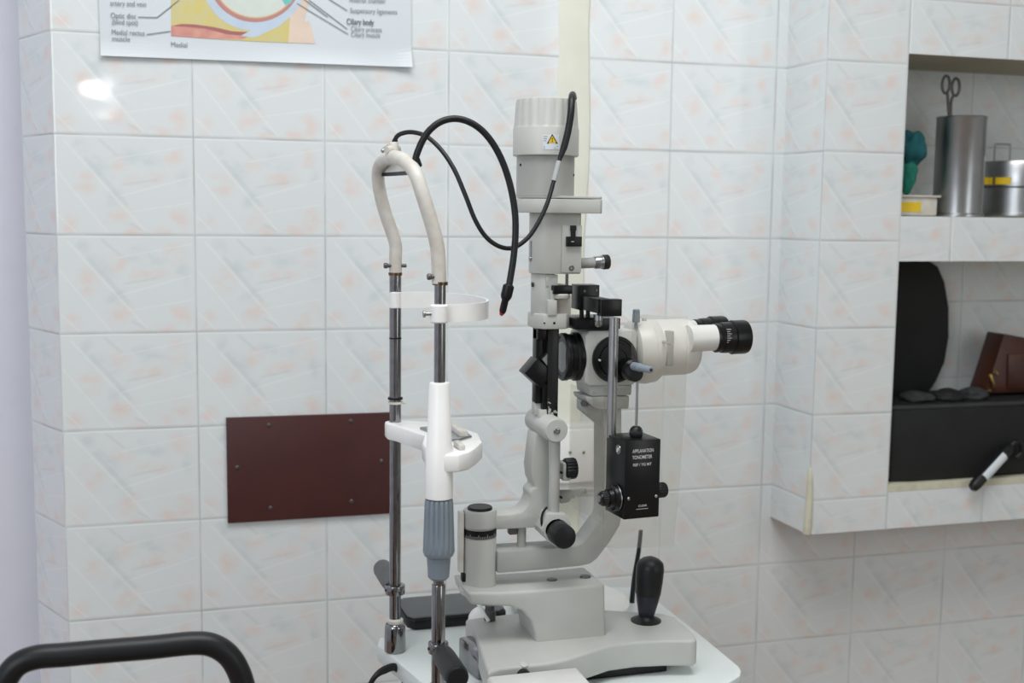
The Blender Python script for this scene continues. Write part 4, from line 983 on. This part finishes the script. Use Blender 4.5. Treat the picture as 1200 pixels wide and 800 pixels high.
# ------------------------------------------------------------------ things on and by the table
x0, x1 = .478, .630
pb = thing('power_box', 'low black box with rounded corner at the back of the table behind the chin rest', 'box', (.55, -.24, ZT))
zpb = at(540, 697, Y=-.215).z
MB().prism([(x0, -.215), (x0 + .002, -.285), (x0 + .010, -.297), (x1 - .01, -.297), (x1, -.287), (x1, -.215), (x1 - .012, -.202), (x0 + .012, -.202)], ZT + .0005, zpb - .003, 'Z', bev=.004).build('case', 'black', pb)
MB().prism([(x0 + .002, -.215), (x0 + .004, -.283), (x0 + .012, -.293), (x1 - .012, -.293), (x1 - .003, -.285), (x1 - .003, -.215), (x1 - .014, -.205), (x0 + .014, -.205)], zpb - .003, zpb, 'Z', bev=.001).build('lid', 'grey_rubber', pb, label='top of the black box with its reflected light painted in grey')  # same black box; its top is coloured grey for the light it reflects
q = at(668, 706, Y=-.27)
dc = thing('round_lid', 'white round plastic lid on the table behind the slit lamp base', 'lid', (q.x, -.27, ZT))
MB().lathe((q.x, -.27, ZT + .0005), (0, 0, 1), [(0, .075), (.003, .080), (.010, .088), (.012, .090), (.016, .090), (.018, .086)], 56).build('bowl', 'white_plastic', dc)
a = at(741.5, 702, Y=-.26); b2 = at(751, 621, Y=-.26)
tag(MB().tube([(a.x - .002, -.26, ZT + .0005), at(740.5, 705, Y=-.26), at(743.5, 675, Y=-.26), at(748.5, 645, Y=-.26), b2], [.0042, .0042, .0036, .0034, .0032], seg=12).build('black_rod', 'rubber'), 'thin black upright rod on the table just behind the joystick', 'rod')
tag(MB().tube([at(424, 830, Y=-.42), at(433, 804, Y=-.42), at(440, 792, Y=-.42), at(450, 785, Y=-.41), at(464, 782, Y=-.40), at(474, 800, Y=-.40), at(476, 840, Y=-.41)], [.0035, .0035, .0036, .0052, .0052, .0035, .0035], seg=14).build('power_cable', 'rubber'), 'black power cable hanging under the left edge of the table', 'cable')

# chair at the lower left
YC = -.72
u14 = 14 * unit(120, 765, YC)
ch = thing('tube_chair', 'black tubular chair frame at the lower left corner', 'chair', (PX(145, 765, YC), YC, 0))
pts = [(-4, 1500), (-4, 1100), (-3, 880), (-1, 826), (6, 798), (20, 779), (42, 770), (75, 767), (120, 763), (180, 758), (225, 753.5), (248, 755.5), (266, 766), (278, 783), (286, 806), (293, 840), (300, 900), (312, 1100), (330, 1500)]
v = [A3(x, y, YC) for x, y in pts]
v[0].z = v[-1].z = .012; v[1].z = v[-2].z = .45
v[0].x = v[1].x = v[2].x; v[-1].x = v[-2].x = v[-3].x
MB().tube(v, u14, seg=24, sub=8).build('back_frame', 'rubber', ch, label='black tube frame')
xa, xb = v[2].x, v[-3].x
MB().box(xa - .01, xb + .01, YC + .0, YC - .42, .42, .47, .02, 3).build('seat', 'black', ch)
for x in (xa, xb): MB().cyl((x, YC - .40, 0), (x, YC - .40, .43), .011).build('leg', 'rubber', ch)
MB().box(xa, xb, YC - .010, YC + .010, .60, .78, .008).build('backrest', 'black', ch)

# ------------------------------------------------------------------ upper recess
def rr_(px0, px1, py, Y): return (PX(px1, py, Y) - PX(px0, py, Y)) / 2
Zs = ZS1 + .0008
Yj = -.06
jx = PX(1124, 200, Yj); jr = rr_(1099, 1148, 200, Yj) * .97
jar = thing('forceps_jar', 'tall open steel cylinder jar on the upper shelf', 'jar', (jx, Yj, Zs))
hj = PZ(1124, 137, Yj) - Zs
MB().lathe((jx, Yj, Zs), (0, 0, 1), [(0, jr * 1.08), (.004, jr * 1.08), (.006, jr), (hj - .003, jr), (hj - .001, jr * 1.03), (hj, jr), (hj - .003, jr * .96), (.01, jr * .95)], 48).build('wall', 'steel', jar)
MB().cyl((jx, Yj, Zs + .001), (jx, Yj, Zs + .01), jr * .96).build('bottom', 'steel', jar)
fc = thing('forceps', 'steel ring-handled forceps standing in the tall jar', 'forceps', (jx, Yj, Zs + .012))
for (px, py, qx) in ((1108.5, 99, 1112), (1120, 102, 1114)):
    c = at(px, py, Y=Yj); r = .0105; k = unit(px, py, Yj)
    ring = [Vector((c.x + 5.2 * k * math.cos(a), Yj, c.z + 10 * k * math.sin(a))) for a in [2 * PI * i / 16 for i in range(17)]]
    MB().tube(ring, .0026, seg=8, sub=2).tube([Vector((c.x + (.004 if px < 1112 else -.004), Yj, c.z - 9 * k)), at(qx, 135, Y=Yj), Vector((jx - .004, Yj, Zs + .014))], .0026, seg=8).build('blade', 'grey_metal', fc)
# steel instrument drum with handle
Yc = .006
cx_ = PX(1194, 220, Yc); cr = PX(1192, 220, Yc) - PX(1149, 220, Yc)
can = thing('sterilising_drum', 'round steel drum with wire handle and yellow lettering beside the tall jar', 'drum', (cx_, Yc, Zs))
hc = PZ(1190, 190, Yc) - Zs
MB().lathe((cx_, Yc, Zs), (0, 0, 1), [(0, cr * .97), (.003, cr), (.008, cr), (.009, cr * .96), (hc * .52, cr * .96), (hc * .54, cr)], 56).build('drum_body', 'steel', can)
MB().lathe((cx_, Yc, Zs + hc * .55), (0, 0, 1), [(0, cr * 1.02), (.004, cr * 1.02), (.005, cr), (hc * .40, cr), (hc * .45, cr * .97)], 56).build('lid', 'steel', can)
a = at(1165, 190, Y=Yc - .02); b2 = at(1183, 190, Y=Yc - .02); tpz = PZ(1174, 169, Yc - .02)
MB().tube([Vector((a.x, Yc - .02, Zs + hc - .003)), Vector((a.x, Yc - .02, tpz - .003)), Vector((a.x + .004, Yc - .02, tpz)), Vector((b2.x - .004, Yc - .02, tpz)), Vector((b2.x, Yc - .02, tpz - .003)), Vector((b2.x, Yc - .02, Zs + hc - .003))], .0015, seg=8, sub=3).build('wire_handle', 'steel', can)
mb = MB()
for k, (p0, p1) in enumerate(((1169, 1178), (1179, 1188), (1189, 1197))):
    zc2 = PZ(1180, 212, Yc - .04)
    for px in (p0, p1):
        pass
    n = 4
    for i in range(n):
        xs0 = PX(p0 + (p1 - p0) * i / n, 212, Yc - cr); xs1 = PX(p0 + (p1 - p0) * (i + 1) / n, 212, Yc - cr)
        f = []
        for x, z in ((xs0, zc2 - .0065), (xs1, zc2 - .0065), (xs1, zc2 + .0065), (xs0, zc2 + .0065)):
            dx = max(-cr, min(cr, x - cx_)); f.append(mb.bm.verts.new((x, Yc - math.sqrt(max(0, (cr * 1.025) ** 2 - dx * dx)), z)))
        mb.bm.faces.new(f)
mb.build('yellow_lettering', 'yellow', can, smooth=False, label='yellow painted marks')
# plastic tub with yellow label and a green cloth bundle
Yt = -.055
tx0, tx1 = PX(1040, 240, Yt), PX(1089, 240, Yt)
tub = thing('plastic_tub', 'small pale plastic tub with a yellow label at the left end of the upper shelf', 'tub', ((tx0 + tx1) / 2, Yt, Zs))
ht = PZ(1070, 229, Yt) - Zs
tx0 = max(tx0, XJ + .003)
MB().box(tx0, tx1 - .004, Yt - .030, Yt + .03, Zs, Zs + ht - .003, .004).box(tx0, tx1, Yt - .034, Yt + .034, Zs + ht - .0035, Zs + ht, .001).build('tub_body', 'ivory', tub)
MB().box(tx0 + .001, PX(1079, 240, Yt - .03), Yt - .0312, Yt - .0298, PZ(1070, 248, Yt), PZ(1070, 237, Yt)).build('label', 'yellow', tub, smooth=False, label='yellow label')
c = at(1068, 172, Y=Yt)
cx2 = max(c.x, XJ + .022)
cl1 = thing('cloth_bundle', 'crumpled teal and green cloth stuffed upright on the plastic tub', 'cloth', (cx2, Yt, Zs + ht + .001))
zz = Zs + ht
MB().blob((cx2, Yt, (PZ(1070, 153, Yt) + PZ(1070, 195, Yt)) / 2), .024, .026, (PZ(1070, 153, Yt) - PZ(1070, 195, Yt)) / 2, .35, 1.6, 4, 3.0).build('teal_cloth', 'teal', cl1, label='dark teal cloth')
hz = (PZ(1068, 186, Yt) - zz) / 2
t = bmesh.new(); bmesh.ops.create_icosphere(t, subdivisions=4, radius=1)
for v_ in t.verts:
    n_ = 1 + .22 * noise.noise(v_.co * 2.1 + Vector((5, 0, 0))); w_ = .55 + .45 * (v_.co.z * .5 + .5)
    v_.co = Vector((cx2 - .006 + v_.co.x * .020 * n_ * w_, Yt + v_.co.y * .022 * n_ * w_, zz + hz + v_.co.z * hz))
mb = MB(); mb._add(t); mb.build('green_cloth', 'green', cl1, label='brighter green cloth')

# ------------------------------------------------------------------ lower recess
Z2 = ZS2 + .0008
bag = thing('case_bag', 'open black zip case with its lid raised in the lower recess', 'bag', (1.45, -.03, Z2))
bx0, bx1 = XJ + .002, PX(1240, 500, -.1)
hb_ = PZ(1120, 475, -.105) - Z2
MB().prism([(bx0, -.095), (bx0 + .012, -.112), (bx0 + .05, -.118), (bx0 + .14, -.119), (bx1 - .04, -.114), (bx1, -.09), (bx1, .045), (bx1 - .02, .058), (bx0 + .02, .058), (bx0, .04)], Z2, Z2 + hb_, 'Z', bev=.006, seg=3).build('body', 'bag', bag)
rim = [(bx0 + .004, .04), (bx0 + .004, -.09), (bx0 + .02, -.110), (bx0 + .10, -.115), (bx1 - .04, -.110), (bx1 - .005, -.09), (bx1 - .005, .04)]
MB().tube([Vector((x, y, Z2 + hb_ + .001)) for x, y in rim], .0045, seg=10, sub=6).build('rim', 'bag_rim', bag, label='dark grey padded rim')
lx0 = XJ + .004
Yl = .022
lp = [(1040, 470), (1040, 300), (1088, 303), (1100, 312), (1108, 330), (1113, 360), (1113, 395), (1108, 425), (1098, 447), (1088, 462), (1080, 470)]
zcap = ZS1b - .003
MB().prism([(max(PX(x, y, Yl), lx0), min(PZ(x, y, Yl), zcap)) for x, y in lp], Yl, Yl + .034, bev=.005, seg=3).build('raised_lid', 'bag', bag)
for (px, py, rx_, ry2, rz_, sd, m, nm, lb) in ((1075, 462, .030, .03, .012, 1, 'bag_rim', 'padded_pouch', 'dark grey padded pouch inside the open case, at its left end'), (1110, 458, .034, .03, .013, 2, 'bag', 'padded_pouch', 'black lump of gear in the middle of the open case'), (1140, 456, .026, .025, .014, 5, 'bag_rim', 'padded_pouch', 'rounded dark pouch in the open case beside the leather case')):
    c = at(px, py, Y=-.04)
    tag(MB().blob((c.x, -.04, Z2 + hb_ + rz_ * .55), rx_, ry2, rz_, .25, 1.5, 4, sd).build(nm, m), lb, 'pouch')
# leather case
Yq = -.03
lq = [(1177, 391), (1232, 401), (1240, 468), (1154, 466), (1160, 445)]
le = thing('leather_case', 'brown leather case with a gold clasp leaning in the black bag', 'case', tuple(at(1190, 466, Y=Yq)))
MB().prism([(PX(x, y, Yq), max(PZ(x, y, Yq), Z2 + hb_ + .006)) for x, y in lq], Yq, Yq + .05, bev=.003).build('body', 'leather', le)
MB().prism([(PX(x, y, Yq - .004), PZ(x, y, Yq - .004)) for x, y in [(1182, 415), (1234, 412), (1236, 458), (1181, 455)]], Yq - .004, Yq + .001, bev=.001).build('flap', 'leather', le)
MB().cyl(at(1160, 438.5, Y=Yq - .006), at(1165, 455, Y=Yq - .006), .0036, bev=.001).cyl(at(1166, 436, Y=Yq - .006), at(1168, 438, Y=Yq - .006), .004).cyl(at(1158, 457, Y=Yq - .006), at(1160, 458, Y=Yq - .006), .003).build('clasp', 'gold', le, label='gold clasp')
# black handle with white label across the shelf edge
a = at(1141, 570, Y=-.148); b2 = at(1183, 524, Y=-.130)
hn = thing('torch_handle', 'black handle with a white label lying over the lower shelf edge', 'torch', tuple(a))
ax = (b2 - a).normalized()
MB().lathe(a - ax * .006, ax, [(0, .005), (.003, .0085), (.012, .0105), ((b2 - a).length, .0098), ((b2 - a).length + .008, .007)], 28).build('barrel', 'rubber', hn)
e = b2 + ax * .006
MB().tube([e, at(1190, 518, Y=-.130), at(1196, 520, Y=-.130), at(1197, 530, Y=-.128), at(1190, 536, Y=-.126)], .0045, seg=10).build('hook', 'rubber', hn)
nrm = (RM @ Vector((.3, -1, 0))).normalized()
n1 = (Vector((0, -1, 0)) - ax * ax.dot(Vector((0, -1, 0)))).normalized(); n2 = ax.cross(n1)
c1_, c2_ = at(1151, 559, Y=-.146), at(1175, 533, Y=-.136)
ln_ = (c2_ - c1_).length; s0 = (c1_ - a).dot(ax)
b = bmesh.new(); rws = []
for i in range(9):
    th = math.radians(-52 + 104 * i / 8); dvec = n1 * math.cos(th) + n2 * math.sin(th)
    rws.append([b.verts.new(a + ax * (s0 + ln_ * k) + dvec * .0109) for k in (0, 1)])
for r0, r1 in zip(rws, rws[1:]): b.faces.new((r0[0], r0[1], r1[1], r1[0]))
mb = MB(); mb._add(b); mb.build('white_label', 'paper', hn, label='white label')
